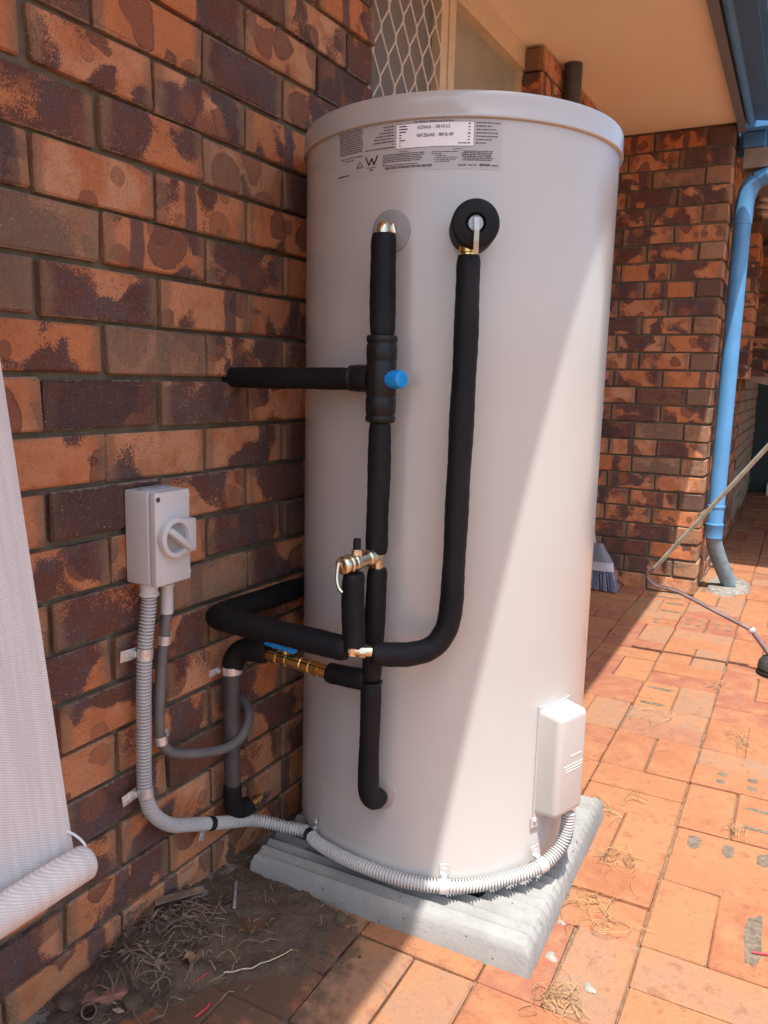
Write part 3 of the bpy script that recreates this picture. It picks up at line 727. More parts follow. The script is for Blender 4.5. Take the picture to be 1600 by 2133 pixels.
# ================================================================== WATER HEATER
ph = radians(1.8)
def padp(x, y, z): return (0.350 + x * cos(ph) - y * sin(ph), 0.716 + x * sin(ph) + y * cos(ph), z)
mb = MB(); rows = []; HW = 0.298; nr = 150; pr_ = random.Random(5)
xsn = [-1.0, -0.985, -0.965, -0.9, -0.7, -0.5, -0.3, -0.1, 0.1, 0.3, 0.5, 0.7, 0.82, 0.9, 0.935, 0.965, 0.985, 1.0]
for i in range(nr + 1):
    y = -HW + 2 * HW * i / nr
    fl = min(1.0, max(0.0, (HW - abs(y) - 0.012) / 0.02))
    ridge = (abs(((y + HW) / 0.0265) % 1.0 - 0.5) * 2) ** 0.9 * 0.0125 * fl
    row = []
    for u in xsn:
        e = 0.0 if abs(u) < 0.97 else (0.006 if abs(u) < 0.99 else 0.014)
        ey = 0.012 if i in (0, nr) else (0.005 if i in (1, nr - 1) else 0)
        row.append(padp(u * HW, y, 0.049 + ridge * (1 if abs(u) < 0.97 else 0.7) - max(e, ey) + pr_.gauss(0, 0.0006)))
    rows.append(row)
for r_ in rows: mb.v += r_
nc = len(xsn)
for i in range(nr):
    for k in range(nc - 1): a = i * nc + k; mb.f.append((a, a + 1, a + nc + 1, a + nc))
bb = len(mb.v); loop = [k for k in range(nc)] + [i * nc + nc - 1 for i in range(1, nr + 1)] + [nr * nc + k for k in reversed(range(nc - 1))] + [i * nc for i in reversed(range(1, nr))]
for a in loop:
    x, y, z = mb.v[a]; mb.v.append((0.350 + (x - 0.350) * 1.012, 0.716 + (y - 0.716) * 1.012, -0.004))
m_ = len(loop)
for q in range(m_): mb.f.append((loop[q], bb + q, bb + (q + 1) % m_, loop[(q + 1) % m_]))
mb.f.append(tuple(bb + q for q in range(m_)))
tag(mb.build('concrete_pad', 'conc', origin=(0.35, 0.716, 0), smooth=True, angle=35), 'square pale concrete pad with ridged top under the water heater', 'pad')

ZB, ZT = 0.088, 1.487
tank = thing('water_heater', 'tall beige electric storage water heater standing on a concrete pad', 'water heater', (TX, TY, 0.06))
SEG = 128
mb = MB(); mb.lathe((TX, TY, 0), (0, 0, 1), [(TR - 0.03, ZB + 0.004), (TR - 0.008, ZB + 0.002), (TR - 0.002, ZB), (TR + 0.0012, ZB + 0.003), (TR + 0.0012, ZB + 0.008), (TR, ZB + 0.012), (TR, 0.5), (TR, 1.0), (TR, 1.456)], SEG)
shell = mb.build('shell', 'tank', tank, smooth=True)
mb = MB(); mb.lathe((TX, TY, 0), (0, 0, 1), [(TR + 0.0002, 1.4525), (TR + 0.0045, 1.4515), (TR + 0.0066, 1.453), (TR + 0.0068, 1.457), (TR + 0.0052, 1.4595), (TR + 0.0055, 1.482), (TR + 0.0050, 1.489), (TR + 0.003, 1.493), (TR - 0.004, 1.4945), (TR - 0.05, 1.496), (0.1, 1.503), (0.001, 1.504)], SEG)
mb.build('lid', 'tank', tank, smooth=True)
mb = MB(); mb.lathe((TX, TY, 0), (0, 0, 1), [(TR - 0.05, ZB - 0.01), (TR - 0.04, ZB - 0.012), (TR - 0.035, ZB + 0.006)], 64); mb.build('base_ring', 'black_plastic', tank, smooth=True)
for a in (-50, 25, 100, 175, -125):
    p_ = tank_pt(a, 0.0, TR - 0.032)
    mb = MB(); mb.lathe((p_.x, p_.y, 0.052), (0, 0, 1), [(0.034, 0), (0.036, 0.004), (0.034, 0.034), (0.028, 0.037)], 20); mb.build('foot', 'black_plastic', tank, smooth=True)
def disc_on_tank(name, az, z, r, th, m, parent):
    mb = MB(); n = 36; c = tank_pt(az, z); a = radians(az); t = Vector((-sin(a), cos(a), 0)); up_ = Vector((0, 0, 1))
    vs = []
    for rr, off in ((r, 0.0), (r, th * 0.7), (r * 0.94, th), (r * 0.35, th * 1.2), (0.0005, th * 1.2)):
        for k in range(n):
            q = 2 * pi * k / n; s_ = rr * cos(q)
            vs.append(tank_pt(az + math.degrees(s_ / TR), z + rr * sin(q), TR + off + (0.0003 if off == 0 else 0)))
    fs = [(i * n + k, i * n + (k + 1) % n, (i + 1) * n + (k + 1) % n, (i + 1) * n + k) for i in range(4) for k in range(n)]
    mb.add(vs, fs); return mb.build(name, m, parent, smooth=True)
disc_on_tank('flange_disc', -87.7, 1.276, 0.036, 0.003, 'disc', tank)
disc_on_tank('flange_disc', -86.6, 0.248, 0.030, 0.003, simple('tan_rubber_disc', (0.33, 0.285, 0.27), 0.4, var=0.05), tank)
# element cover
AZC = -20.0; ca = radians(AZC); cn = Vector((cos(ca), sin(ca), 0)); ct = Vector((-sin(ca), cos(ca), 0)); cu = Vector((0, 0, 1)); cA = Vector((TX, TY, 0))
HWC = 0.046
prof_c = []
mb = MB()
bm = bmesh.new(); bmesh.ops.create_cube(bm, size=2.0)
for v in bm.verts: v.co = Vector((v.co.x * 0.04, v.co.y * HWC, v.co.z * 0.113))
bmesh.ops.bevel(bm, geom=list(bm.edges), offset=0.0125, segments=5, affect='EDGES', profile=0.5); bm.verts.index_update()
cc = cA + cn * (TR + 0.008) + cu * 0.308
vs = []
for v in bm.verts:
    x, y, z = v.co
    f = (x + 0.04) / 0.08                     # tapers a little outward and slopes in at the bottom
    vs.append(cc + cn * x + ct * (y * (1.0 - 0.06 * f)) + cu * (z + (0.014 * f if z < -0.05 else -0.006 * f)))
mb.add(vs, [[v.index for v in f.verts] for f in bm.faces]); bm.free()
cover = mb.build('element_cover', 'tank', tank, smooth=True, angle=50)
mb = MB(); n = 14      # curved mounting flange hugging the shell
az0, az1 = AZC - 9.0, AZC + 9.0
for zz0, zz1 in ((0.192, 0.4225),):
    vs = []
    for i in range(n + 1):
        a = az0 + (az1 - az0) * i / n
        for zz, off in ((zz0, 0.0005), (zz0, 0.0035), (zz1, 0.0035), (zz1, 0.0005)): vs.append(tank_pt(a, zz, TR + off))
    mb.add(vs, [(i * 4 + k, i * 4 + k + 1, i * 4 + k + 5, i * 4 + k + 4) for i in range(n) for k in range(3)] + [(0, 1, 2, 3), tuple(n * 4 + k for k in (3, 2, 1, 0))])
fl_ = mb.build('cover_flange', 'tank', tank, smooth=True, angle=30)
for a, z in ((AZC - 8.3, 0.190), (AZC + 8.3, 0.190)):
    p_ = tank_pt(a, z, TR + 0.0035); mb = MB(); d_ = (p_ - Vector((TX, TY, z)))
    mb.lathe(p_, d_, [(0.0065, 0), (0.0065, 0.001), (0.0045, 0.0012), (0.0042, 0.003), (0.002, 0.0042), (0.0003, 0.0043)], 14); mb.build('screw', 'steel', cover, smooth=True)
    mb = MB(); mb.obox(p_ + Vector((0, 0, -0.004)), d_.normalized(), Vector((0, 0, 1)).cross(d_.normalized()), (0, 0, 1), 0.0012, 0.009, 0.010); mb.build('screw_tab', 'tank', cover)

# ---- printing on the shell
def text_geo(body, shear=0.0):
    cu_ = bpy.data.curves.new('t', 'FONT'); cu_.body = body; cu_.size = 1.0; cu_.resolution_u = 2; cu_.shear = shear; cu_.offset = 0.012
    ob = bpy.data.objects.new('t', cu_); COL.objects.link(ob)
    bpy.context.view_layer.update()
    dg = bpy.context.evaluated_depsgraph_get(); me = bpy.data.meshes.new_from_object(ob.evaluated_get(dg))
    vs = [v.co.copy() for v in me.vertices]; fs = [tuple(p.vertices) for p in me.polygons]
    bpy.data.objects.remove(ob); bpy.data.curves.remove(cu_); bpy.data.meshes.remove(me)
    x0 = min(v.x for v in vs); x1 = max(v.x for v in vs)
    return [((v.x - x0) / (x1 - x0), v.y) for v in vs], fs, x1 - x0
def print_text(mb, body, a0, a1, z, h=None, off=0.0013, shear=0.0, bold=0.0):
    vs, fs, wd = text_geo(body, shear)
    arc = radians(a1 - a0) * TR
    hh = h if h else arc / wd * 1.0
    hh = hh / 0.70 if h else hh
    for dx in ((0, 0.0) if not bold else (0, bold)):
        mb.add([tank_pt(a0 + (a1 - a0) * x + math.degrees(dx / TR), z + y * hh, TR + off + dx * 0.05) for x, y in vs], fs)
        if not bold: break
def print_bar(mb, a0, a1, z0, z1, off=0.0012):
    n = max(1, int((a1 - a0) / 2)); vs = []
    for i in range(n + 1):
        a = a0 + (a1 - a0) * i / n; vs += [tank_pt(a, z0, TR + off), tank_pt(a, z1, TR + off)]
    mb.add(vs, [(2 * i, 2 * i + 2, 2 * i + 3, 2 * i + 1) for i in range(n)])
lr = random.Random(11)
def greek(mb, a0, a1, z, h=0.0017, ragged=0.0):
    a = a0 + lr.uniform(0, ragged); e = a1 - lr.uniform(0, ragged)
    while a < e - 0.15:
        wd = lr.uniform(0.25, 0.95)
        b = min(e, a + wd); hh = h * lr.uniform(0.75, 1.1)
        print_bar(mb, a, b, z - hh * 0.5, z + hh * 0.5); a = b + lr.uniform(0.12, 0.22)
mb = MB(); n = 24; vs = []
for i in range(n + 1):
    a = -111.8 + (111.8 - 53.6) * i / n; vs += [tank_pt(a, 1.372, TR + 0.0004), tank_pt(a, 1.4505, TR + 0.0004)]
mb.add(vs, [(2 * i, 2 * i + 2, 2 * i + 3, 2 * i + 1) for i in range(n)]); stick = mb.build('rating_sticker', 'sticker', tank, smooth=True)
mb = MB(); print_bar(mb, -86.6, -62.3, 1.408, 1.4455, 0.0008); mb.build('white_panel', 'label', stick, smooth=True)
mb = MB()
for z in (1.4078, 1.4457): print_bar(mb, -86.7, -62.2, z - 0.0003, z + 0.0003, 0.0010)
for a in (-86.7, -62.25): print_bar(mb, a, a + 0.06, 1.408, 1.4455, 0.0010)
print_text(mb, 'AUSTRALIA  -  1300 412 612', -79.7, -69.6, 1.4362, 0.0052)
print_text(mb, 'NEW ZEALAND  -  0800 061 809', -79.8, -68.5, 1.4238, 0.0052)
for q, (a0, a1) in enumerate(((-85.6, -83.2), (-85.6, -82.9), (-85.6, -83.4), (-85.6, -84.9), (-85.6, -84.9), (-85.5, -83.6), (-85.5, -85.1), (-85.5, -85.1))):
    print_bar(mb, a0, a1, 1.4420 - q * 0.0044 - 0.0008, 1.4420 - q * 0.0044 + 0.0009)
for q, wd in enumerate((0.7, 0.7, 0.5, 0.9, 0.7, 0.8, 3.6)): greek(mb, -63.3 - wd, -63.3, 1.4425 - q * 0.0050, 0.0018)
print_text(mb, 'For Advice, Repairs and Service:', -80.8, -68.4, 1.4466, 0.0026, shear=0.25, off=0.0013)
for q in range(11): greek(mb, -110.4 + 0.25 * (q % 3), -98.5 - 0.3 * (q % 2), 1.4480 - q * 0.0035, 0.0015, 1.1)
print_text(mb, 'MANUFACTURING LIMITED', -108.6, -98.9, 1.4042, 0.0021, shear=0.2)
greek(mb, -106.5, -102.5, 1.4010, 0.0014)
for q in range(8):
    greek(mb, (-91.2, -91.0, -92.6, -94.0, -94.4, -95.0, -88.0, -97.8)[q], -87.4, 1.4445 - q * 0.0047, 0.0015)
for q, wd in enumerate((7.4, 4.6, 6.2, 6.6, 6.8, 5.0, 3.2)): greek(mb, -61.6, -61.6 + wd, 1.4440 - q * 0.0052, 0.0015)
print_text(mb, 'INSTALLER', -85.4, -82.3, 1.4024, 0.0016)
for q in range(7): greek(mb, -91.4, (-77, -77, -78, -77.5, -78, -90.2, -79)[q], 1.3998 - q * 0.0028, 0.0013, 0.5)
print_text(mb, 'ELECTRIC STORAGE WATER HEATER', -90.3, -74.9, 1.3772, 0.0034, shear=0.28, bold=0.0003)
print_text(mb, 'WARNING', -68.6, -65.7, 1.4026, 0.0015)
for q in range(6): greek(mb, -75.0 if q < 2 else -73.6, (-66.8, -72, -70.6, -66.9, -67.4, -69)[q], 1.3995 - q * 0.0030, 0.0012)
print_bar(mb, -74.2, -74.1, 1.386, 1.392)
for q in range(6): greek(mb, -65.8, -56.0, 1.3998 - q * 0.0027, 0.0014, 0.6)
print_text(mb, 'RELIEF VALVE', -66.7, -61.1, 1.3772, 0.0026, shear=0.15)
a = -60.2
while a < -57.0:
    b = a + lr.choice((0.06, 0.12, 0.2)); print_bar(mb, a, b, 1.3772, 1.3808); a = b + lr.choice((0.08, 0.12, 0.18))
greek(mb, -56.4, -54.4, 1.3785, 0.0016)
greek(mb, -110.1, -104.9, 1.3774, 0.0020)
def stroke(mb, pts, wd, off=0.0012):          # flat stroke, pts (az, z)
    for (a0, z0), (a1, z1) in zip(pts, pts[1:]):
        dx = radians(a1 - a0) * TR; dz = z1 - z0; L = hypot(dx, dz); nx = -dz / L * wd / 2; nz = dx / L * wd / 2
        q = math.degrees(nx / TR)
        mb.add([tank_pt(a0 - q, z0 - nz, TR + off), tank_pt(a1 - q, z1 - nz, TR + off), tank_pt(a1 + q, z1 + nz, TR + off), tank_pt(a0 + q, z0 + nz, TR + off)], [(0, 1, 2, 3)])
stroke(mb, [(-97.7, 1.4020), (-96.4, 1.3876), (-95.3, 1.3985), (-94.4, 1.3876), (-93.1, 1.4020)], 0.0026)
print_text(mb, 'WaterMark', -97.2, -93.6, 1.3828, 0.0018); greek(mb, -96.0, -94.6, 1.3806, 0.0012); greek(mb, -96.1, -94.6, 1.3784, 0.0012)
stroke(mb, [(-101.5, 1.3862), (-98.7, 1.3862), (-100.1, 1.3965), (-101.5, 1.3862)], 0.0009)
stroke(mb, [(-100.45 + 0.55 * cos(t_ / 6 * pi), 1.3892 + 0.0026 * sin(t_ / 6 * pi)) for t_ in range(2, 11)], 0.0007)
stroke(mb, [(-100.2, 1.3888), (-99.8, 1.3878), (-99.4, 1.3905)], 0.0007)
mb.build('black_print', 'ink', stick)
# moulded wording on the element cover
mb = MB()
def cover_text(body, s0, s1, z, h):
    vs, fs, wd = text_geo(body)
    base = cA + cn * (TR + 0.0484); hh = h / 0.7
    mb.add([base + ct * (s0 + (s1 - s0) * x) + cu * (z + y * hh) for x, y in vs], fs)
def cover_greek(s0, s1, z):
    s_ = s0
    while s_ < s1 - 0.002:
        e = min(s1, s_ + lr.uniform(0.003, 0.008)); c = cA + cn * (TR + 0.0484) + ct * ((s_ + e) / 2) + cu * z
        mb.obox(c, cn, ct, cu, 0.0003, (e - s_) / 2, 0.0009); s_ = e + 0.0016
cover_greek(-0.008, 0.026, 0.330)
for q, (s0, s1) in enumerate(((-0.026, 0.034), (-0.022, 0.034), (-0.018, 0.026))): cover_greek(s0, s1, 0.312 - q * 0.006)
mb.build('moulded_wording', simple('pale_moulded_print', (0.74, 0.71, 0.67), 0.4, var=0.02), cover)

# ================================================================== PIPEWORK
fr_ = random.Random(17)
def sleeve(pts, r, parent, name='foam_sleeve', per=6, seg=30, m='foam'):
    """foam lagging: slightly lumpy tube with rolled ends"""
    P = smoothpath(pts, per) if len(pts) > 2 else [Vector(pts[0]).lerp(Vector(pts[1]), t / 14) for t in range(15)]
    P = resample(P, 0.008)
    n = len(P); ph1, ph2 = fr_.uniform(0, 6), fr_.uniform(0, 6)
    def rad(i, a):
        e = min(i, n - 1 - i)
        k = 0.86 if e == 0 else (0.97 if e == 1 else 1.0)
        if abs(((a - ph2 + pi) % (2 * pi)) - pi) < 0.12: k *= 0.93
        return r * k * (1 + 0.028 * sin(i * 0.33 + ph1 + cos(a)) + 0.014 * sin(i * 1.7 + 3 * a) + 0.018 * sin(2 * a + ph2 + i * 0.11))
    mb = MB(); mb.sweep(P, rad, seg); return mb.build(name, m, parent, smooth=True, angle=60)
RX, RY = 0.349, 0.400
riser = thing('riser_pipe', 'left black lagged riser pipe up the front of the heater with blue-capped mixing valve', 'pipe', (RX, RY, 0.25))
sleeve([(RX - 0.001, RY, 1.265), (RX, RY, 1.2), (RX + 0.001, RY, 1.098)], 0.0212, riser)
mb = MB(); a_ = radians(-87.7); rd_ = Vector((cos(a_), sin(a_), 0))
top = tank_pt(-87.7, 1.276)
mb.sweep(smoothpath([top - rd_ * 0.004, top + rd_ * 0.018, Vector((RX - 0.004, RY + 0.006, 1.2765)), Vector((RX - 0.002, RY, 1.268)), Vector((RX, RY, 1.235))], 6), 0.0105, 18)
mb.build('elbow', 'nickel', riser, smooth=True)
mb = MB(); mb.lathe(top - rd_ * 0.003, rd_, [(0.0155, 0), (0.0155, 0.016), (0.013, 0.018)], 6); mb.build('hex_nut', 'nickel', riser)
# mixing valve
mb = MB(); VZ = 1.0285
mb.lathe((RX + 0.001, RY, VZ), (0, 0, 1), [(0.0215, -0.074), (0.0255, -0.071), (0.0262, -0.066), (0.0255, -0.0625), (0.0242, -0.0615), (0.0242, -0.0595), (0.0258, -0.058), (0.0262, -0.034), (0.0250, -0.032), (0.0250, -0.029), (0.0258, -0.027),
     (0.0258, 0.026), (0.0250, 0.028), (0.0250, 0.031), (0.0262, 0.033), (0.0262, 0.056), (0.0245, 0.058), (0.0245, 0.0605), (0.0262, 0.062), (0.0268, 0.067), (0.0255, 0.0715), (0.021, 0.073)], 32)
valve = mb.build('mixing_valve', 'black_plastic', riser, smooth=True, angle=50)
mb = MB(); mb.lathe((RX - 0.018, RY, VZ), (-1, 0, 0), [(0.0235, 0), (0.0235, 0.030), (0.0215, 0.034), (0.0225, 0.036), (0.0225, 0.040), (0.020, 0.042)], 28); mb.build('side_port', 'black_plastic', valve, smooth=True, angle=50)
cd = Vector((0.97, -0.24, 0.02)).normalized()
mb = MB(); mb.lathe(Vector((RX + 0.001, RY, VZ - 0.001)) + cd * 0.020, cd, [(0.0150, 0), (0.0150, 0.010), (0.0158, 0.011), (0.0150, 0.026), (0.013, 0.029), (0.0085, 0.0295), (0.0003, 0.029)], 12)
mb.build('blue_cap', 'blue_plastic', valve)
sleeve([(0.294, RY, VZ - 0.001), (0.2, RY + 0.010, VZ - 0.002), (0.10, RY + 0.022, VZ - 0.003), (-0.045, RY + 0.040, VZ - 0.004)], 0.0195, riser)
sleeve([(RX + 0.001, RY, 0.957), (RX + 0.001, RY, 0.86), (RX, RY, 0.80), (RX, RY, 0.726)], 0.0196, riser)
mb = MB(); mb.sweep([(RX + 0.002, RY, 0.735), (RX + 0.001, RY, 0.685)], 0.0105, 16); mb.build('copper_stub', 'nickel', riser, smooth=True)
sleeve([(RX + 0.002, RY, 0.699), (RX, RY, 0.62), (RX - 0.003, RY, 0.55), (RX - 0.005, RY, 0.493)], 0.0185, riser)
sleeve([(RX - 0.005, RY, 0.486), (RX - 0.006, RY, 0.40), (RX - 0.007, RY, 0.30), (RX - 0.006, RY + 0.002, 0.268), (RX - 0.002, RY + 0.016, 0.250), (RX - 0.001, RY + 0.037, 0.249)], 0.0190, riser)
mb = MB(); mb.lathe((RX - 0.005, RY, 0.484), (0, 0, 1), [(0.0175, 0), (0.0205, 0.0015), (0.0205, 0.0045), (0.0175, 0.006)], 22); mb.build('cable_tie', 'black_plastic', riser, smooth=True)
mb = MB(); bt = tank_pt(-86.6, 0.248); mb.lathe(bt, (bt - Vector((TX, TY, 0.248))), [(0.013, 0.002), (0.013, 0.008), (0.0115, 0.009)], 6); mb.build('hex_nut', 'brass', riser)

# expansion valve on the riser with its short drain sleeve
ev = thing('expansion_valve', 'nickel brass expansion valve with curled lever and black drain sleeve on the riser', 'valve', (0.342, 0.34, 0.57))
e0 = Vector((RX + 0.001, RY - 0.004, 0.722)); e1 = Vector((0.3345, 0.306, 0.7185)); ed = (e1 - e0); eL = ed.length; ed.normalize()
mb = MB(); mb.lathe(e0, ed, [(0.012, 0), (0.0125, 0.012), (0.0155, 0.014), (0.0155, 0.024), (0.0125, 0.026), (0.0118, 0.040), (0.0135, 0.042), (0.0135, 0.052), (0.0155, 0.054), (0.0160, 0.062), (0.0145, 0.064), (0.0165, 0.066), (0.0168, 0.074), (0.0150, 0.076), (0.0160, 0.078), (0.0160, 0.086), (0.0145, 0.090), (0.0125, 0.0915), (0.0004, 0.092)], 24)
evb = mb.build('valve_body', 'nickel', ev, smooth=True, angle=35)
mb = MB(); mb.lathe(e0 + ed * 0.052 + Vector((0, 0, 0.010)), (0, 0, 1), [(0.0095, 0), (0.0095, 0.010), (0.008, 0.012)], 8); mb.build('boss', 'nickel', evb)
mb = MB(); mb.lathe(e0 + ed * 0.052 + Vector((0, 0, 0.020)), (0, 0, 1), [(0.0068, 0), (0.0068, 0.019), (0.0055, 0.020), (0.0055, 0.012), (0.0005, 0.012)], 10); mb.build('black_spindle', 'black_plastic', evb, smooth=True)
le = e0 + ed * 0.093
mb = MB(); mb.sweep(smoothpath([le + Vector((-0.004, 0, 0.006)), le + Vector((-0.004, -0.004, -0.006)), le + Vector((-0.002, -0.008, -0.022)), le + Vector((0.003, -0.010, -0.034)), le + Vector((0.010, -0.010, -0.041))], 5), [0.0035] * 4 + [0.003] * 17, 10)
mb.build('lever', 'nickel', evb, smooth=True)
dz_ = e0 + ed * 0.060
EX, EY = 0.344, 0.333
sleeve([(EX - 0.001, EY, 0.703), (EX - 0.002, EY, 0.66), (EX, EY, 0.61), (EX + 0.002, EY, 0.575)], 0.0200, ev)

# relief valve and its drain line
rl = thing('relief_drain_pipe', 'right black lagged relief drain pipe curving under to the brick wall', 'pipe', (0.484, 0.437, 0.55))
az_r = -61.8; ar = radians(az_r); rn = Vector((cos(ar), sin(ar), 0)); dc = tank_pt(az_r, 1.274)
mb = MB(); mb.lathe(dc, rn, [(0.0365, 0.001), (0.0380, 0.006), (0.0382, 0.068), (0.0372, 0.073), (0.0345, 0.075), (0.0165, 0.075), (0.0148, 0.072), (0.0146, 0.045), (0.0003, 0.045)], 44)
dn = mb.build('foam_collar', 'foam', rl, smooth=True, angle=50)
mb = MB(); mb.lathe(dc, rn, [(0.0128, 0.046), (0.0128, 0.070), (0.0115, 0.0725), (0.0003, 0.073)], 24); mb.build('valve_cap', simple('grey_zinc', (0.34, 0.36, 0.36), 0.35, 0.5), rl, smooth=True, angle=40)
tt = Vector((-rn.y, rn.x, 0)); lc = dc + rn * 0.0745
mb = MB()
lev = [lc + Vector((0, 0, 0.0105)), lc + rn * 0.004 + Vector((0, 0, 0.0075)), lc + rn * 0.007 + tt * 0.001 + Vector((0, 0, -0.012)), lc + rn * 0.006 + tt * 0.001 + Vector((0, 0, -0.028)), lc + rn * 0.001 + tt * 0.0015 + Vector((0, 0, -0.046))]
for a, b in zip(lev, lev[1:]):
    d_ = (b - a).normalized(); nrm = tt.cross(d_)
    mb.obox((a + b) / 2, tt, d_, nrm, 0.0040, (b - a).length / 2 + 0.0008, 0.0013)
mb.build('lever', simple('worn_zinc_lever', (0.42, 0.42, 0.38), 0.32, 0.6), rl)
GX, GY = 0.4855, 0.4375
mb = MB(); mb.lathe((GX, GY, 1.220), (0, 0, 1), [(0.013, 0), (0.013, 0.012), (0.0155, 0.013), (0.0155, 0.022), (0.012, 0.024), (0.012, 0.034)], 18); mb.build('outlet_nut', 'brass', rl, smooth=True, angle=40)
sleeve([(GX, GY, 1.2285), (GX + 0.001, GY, 1.1), (GX - 0.001, GY, 0.95), (GX - 0.003, GY - 0.001, 0.80), (GX - 0.004, GY - 0.002, 0.70), (GX - 0.005, GY - 0.004, 0.645), (GX - 0.010, GY - 0.011, 0.602),
        (GX - 0.027, GY - 0.027, 0.571), (GX - 0.056, GY - 0.050, 0.560), (GX - 0.085, GY - 0.075, 0.561), (GX - 0.110, GY - 0.096, 0.564)], 0.0203, rl, per=8)
mb = MB(); mb.sweep([(0.384, 0.352, 0.5655), (0.362, 0.337, 0.567), (0.340, 0.328, 0.568)], 0.0105, 16); mb.lathe((0.366, 0.339, 0.5665), (-0.9, -0.45, 0.05), [(0.0125, 0), (0.0125, 0.010)], 8)
mb.build('brass_tee', 'nickel', rl, smooth=True, angle=40)
mb = MB(); mb.sweep([(0.346, 0.331, 0.585), (0.344, 0.330, 0.560)], 0.0115, 14); mb.build('brass_tee', 'nickel', rl, smooth=True)
sleeve([(0.336, 0.327, 0.568), (0.27, 0.324, 0.572), (0.20, 0.322, 0.575), (0.12, 0.320, 0.577), (0.070, 0.321, 0.578), (0.043, 0.332, 0.577), (0.034, 0.365, 0.575), (0.031, 0.42, 0.572), (0.030, 0.50, 0.570), (0.030, 0.66, 0.566), (0.022, 0.80, 0.562)], 0.0224, rl, per=8)

# cold supply with ball valve
cs = thing('cold_supply_pipe', 'cold supply pipe with blue-levered brass ball valve, low on the brick wall', 'pipe', (0.04, 0.385, 0.14))
sleeve([(RX - 0.012, 0.396, 0.4905), (0.30, 0.395, 0.489), (0.257, 0.395, 0.488)], 0.0200, cs)
mb = MB(); mb.lathe((0.262, 0.395, 0.489), (-1, 0.0, 0.055), [(0.0115, 0), (0.0115, 0.008), (0.0135, 0.0085), (0.0135, 0.022), (0.0115, 0.0225), (0.0115, 0.026), (0.0142, 0.027), (0.0150, 0.036), (0.0142, 0.040), (0.0128, 0.0405), (0.0128, 0.046), (0.0138, 0.047), (0.0138, 0.060),
     (0.0118, 0.062), (0.0118, 0.066), (0.0130, 0.068), (0.0130, 0.088), (0.0112, 0.090), (0.0112, 0.100), (0.0128, 0.101), (0.0128, 0.108), (0.0112, 0.109), (0.0112, 0.122), (0.0138, 0.123), (0.0138, 0.136), (0.0118, 0.138), (0.0118, 0.150)], 20)
bv = mb.build('ball_valve', 'brass', cs, smooth=True, angle=30)
mb = MB(); mb.lathe((0.157, 0.395, 0.505), (0, 0, 1), [(0.006, 0), (0.006, 0.010)], 12); mb.build('stem', 'brass', bv, smooth=True)
mb = MB(); mb.bbox((0.148, 0.392, 0.518), Vector((1, 0.02, -0.10)).normalized(), (0, 1, 0), Vector((0.10, 0, 1)).normalized(), 0.034, 0.0075, 0.0032, 0.002); mb.build('blue_lever', 'blue_plastic', bv, smooth=True)
sleeve([(0.112, 0.395, 0.4975), (0.085, 0.394, 0.500), (0.060, 0.391, 0.496), (0.043, 0.386, 0.480), (0.037, 0.382, 0.455)], 0.0225, cs)
mb = MB(); mb.sweep([(0.037, 0.381, 0.462), (0.036, 0.381, 0.30), (0.036, 0.382, 0.175)], 0.0168, 22); mb.build('grey_pipe', simple('dark_grey_pvc', (0.062, 0.058, 0.058), 0.45, var=0.2), cs, smooth=True)
sleeve([(0.036, 0.382, 0.215), (0.036, 0.383, 0.172), (0.038, 0.392, 0.152), (0.043, 0.410, 0.146), (0.048, 0.426, 0.150)], 0.0190, cs)
mb = MB(); mb.lathe((0.049, 0.424, 0.150), (0.12, 1, 0.12), [(0.009, 0), (0.009, 0.012), (0.011, 0.013), (0.011, 0.019), (0.008, 0.020), (0.008, 0.028)], 14); mb.build('brass_tip', 'brass', cs, smooth=True, angle=30)

def saddle(parent, c, axis, r, wall_n, ear, width=0.017, earlen=0.026, m='steel', both=False, ear_m=None):
    """pipe saddle: band round the pipe (axis) and a flat ear with a screw; wall_n points from wall to pipe"""
    c = Vector(c); ax = Vector(axis).normalized(); wn_ = Vector(wall_n).normalized(); e = Vector(ear).normalized()
    e = (e - ax * e.dot(ax)); e.normalize()
    wn_ = (wn_ - ax * wn_.dot(ax) - e * wn_.dot(e)); wn_.normalize()
    mb = MB(); n = 22; vs = []
    for k in range(n + 1):
        a = -pi * 0.08 + (pi * 1.16) * k / n if not both else 2 * pi * k / n
        d_ = e * cos(a) + wn_ * sin(a)
        for s_ in (-1, 1):
            for rr in (r + 0.0004, r + 0.0016): vs.append(c + ax * (s_ * width / 2) + d_ * rr)
    for k in range(n):
        b = k * 4
        mb.f += [(b, b + 1, b + 5, b + 4), (b + 1, b + 3, b + 7, b + 5), (b + 3, b + 2, b + 6, b + 7), (b + 2, b, b + 4, b + 6)]
    mb.v += [tuple(v) for v in vs]
    cl = mb.build('saddle_clip', m, parent, smooth=True, angle=35)
    ec = c + e * (r + earlen / 2) - wn_ * (r * 0.92)
    mb = MB(); mb.bbox(ec, e, ax, wn_, earlen / 2 + 0.004, width / 2, 0.0009, 0.0006)
    mb.bbox(ec - e * (earlen / 2 - 0.002) + wn_ * 0.003, e, ax, wn_, 0.003, width / 2 * 0.55, 0.004, 0.001)
    mb.build('clip_ear', ear_m or m, cl, smooth=True)
    mb = MB(); mb.lathe(ec + e * (earlen * 0.12) + wn_ * 0.0009, wn_, [(0.0052, 0), (0.0050, 0.0014), (0.0022, 0.0026), (0.0003, 0.0022)], 14); mb.build('screw', 'steel', cl, smooth=True)
    return cl
saddle(cs, (0.037, 0.381, 0.4555), (0, 0.0, 1), 0.0195, (1, 0, 0), (0, -1, 0.12), 0.015, 0.022)

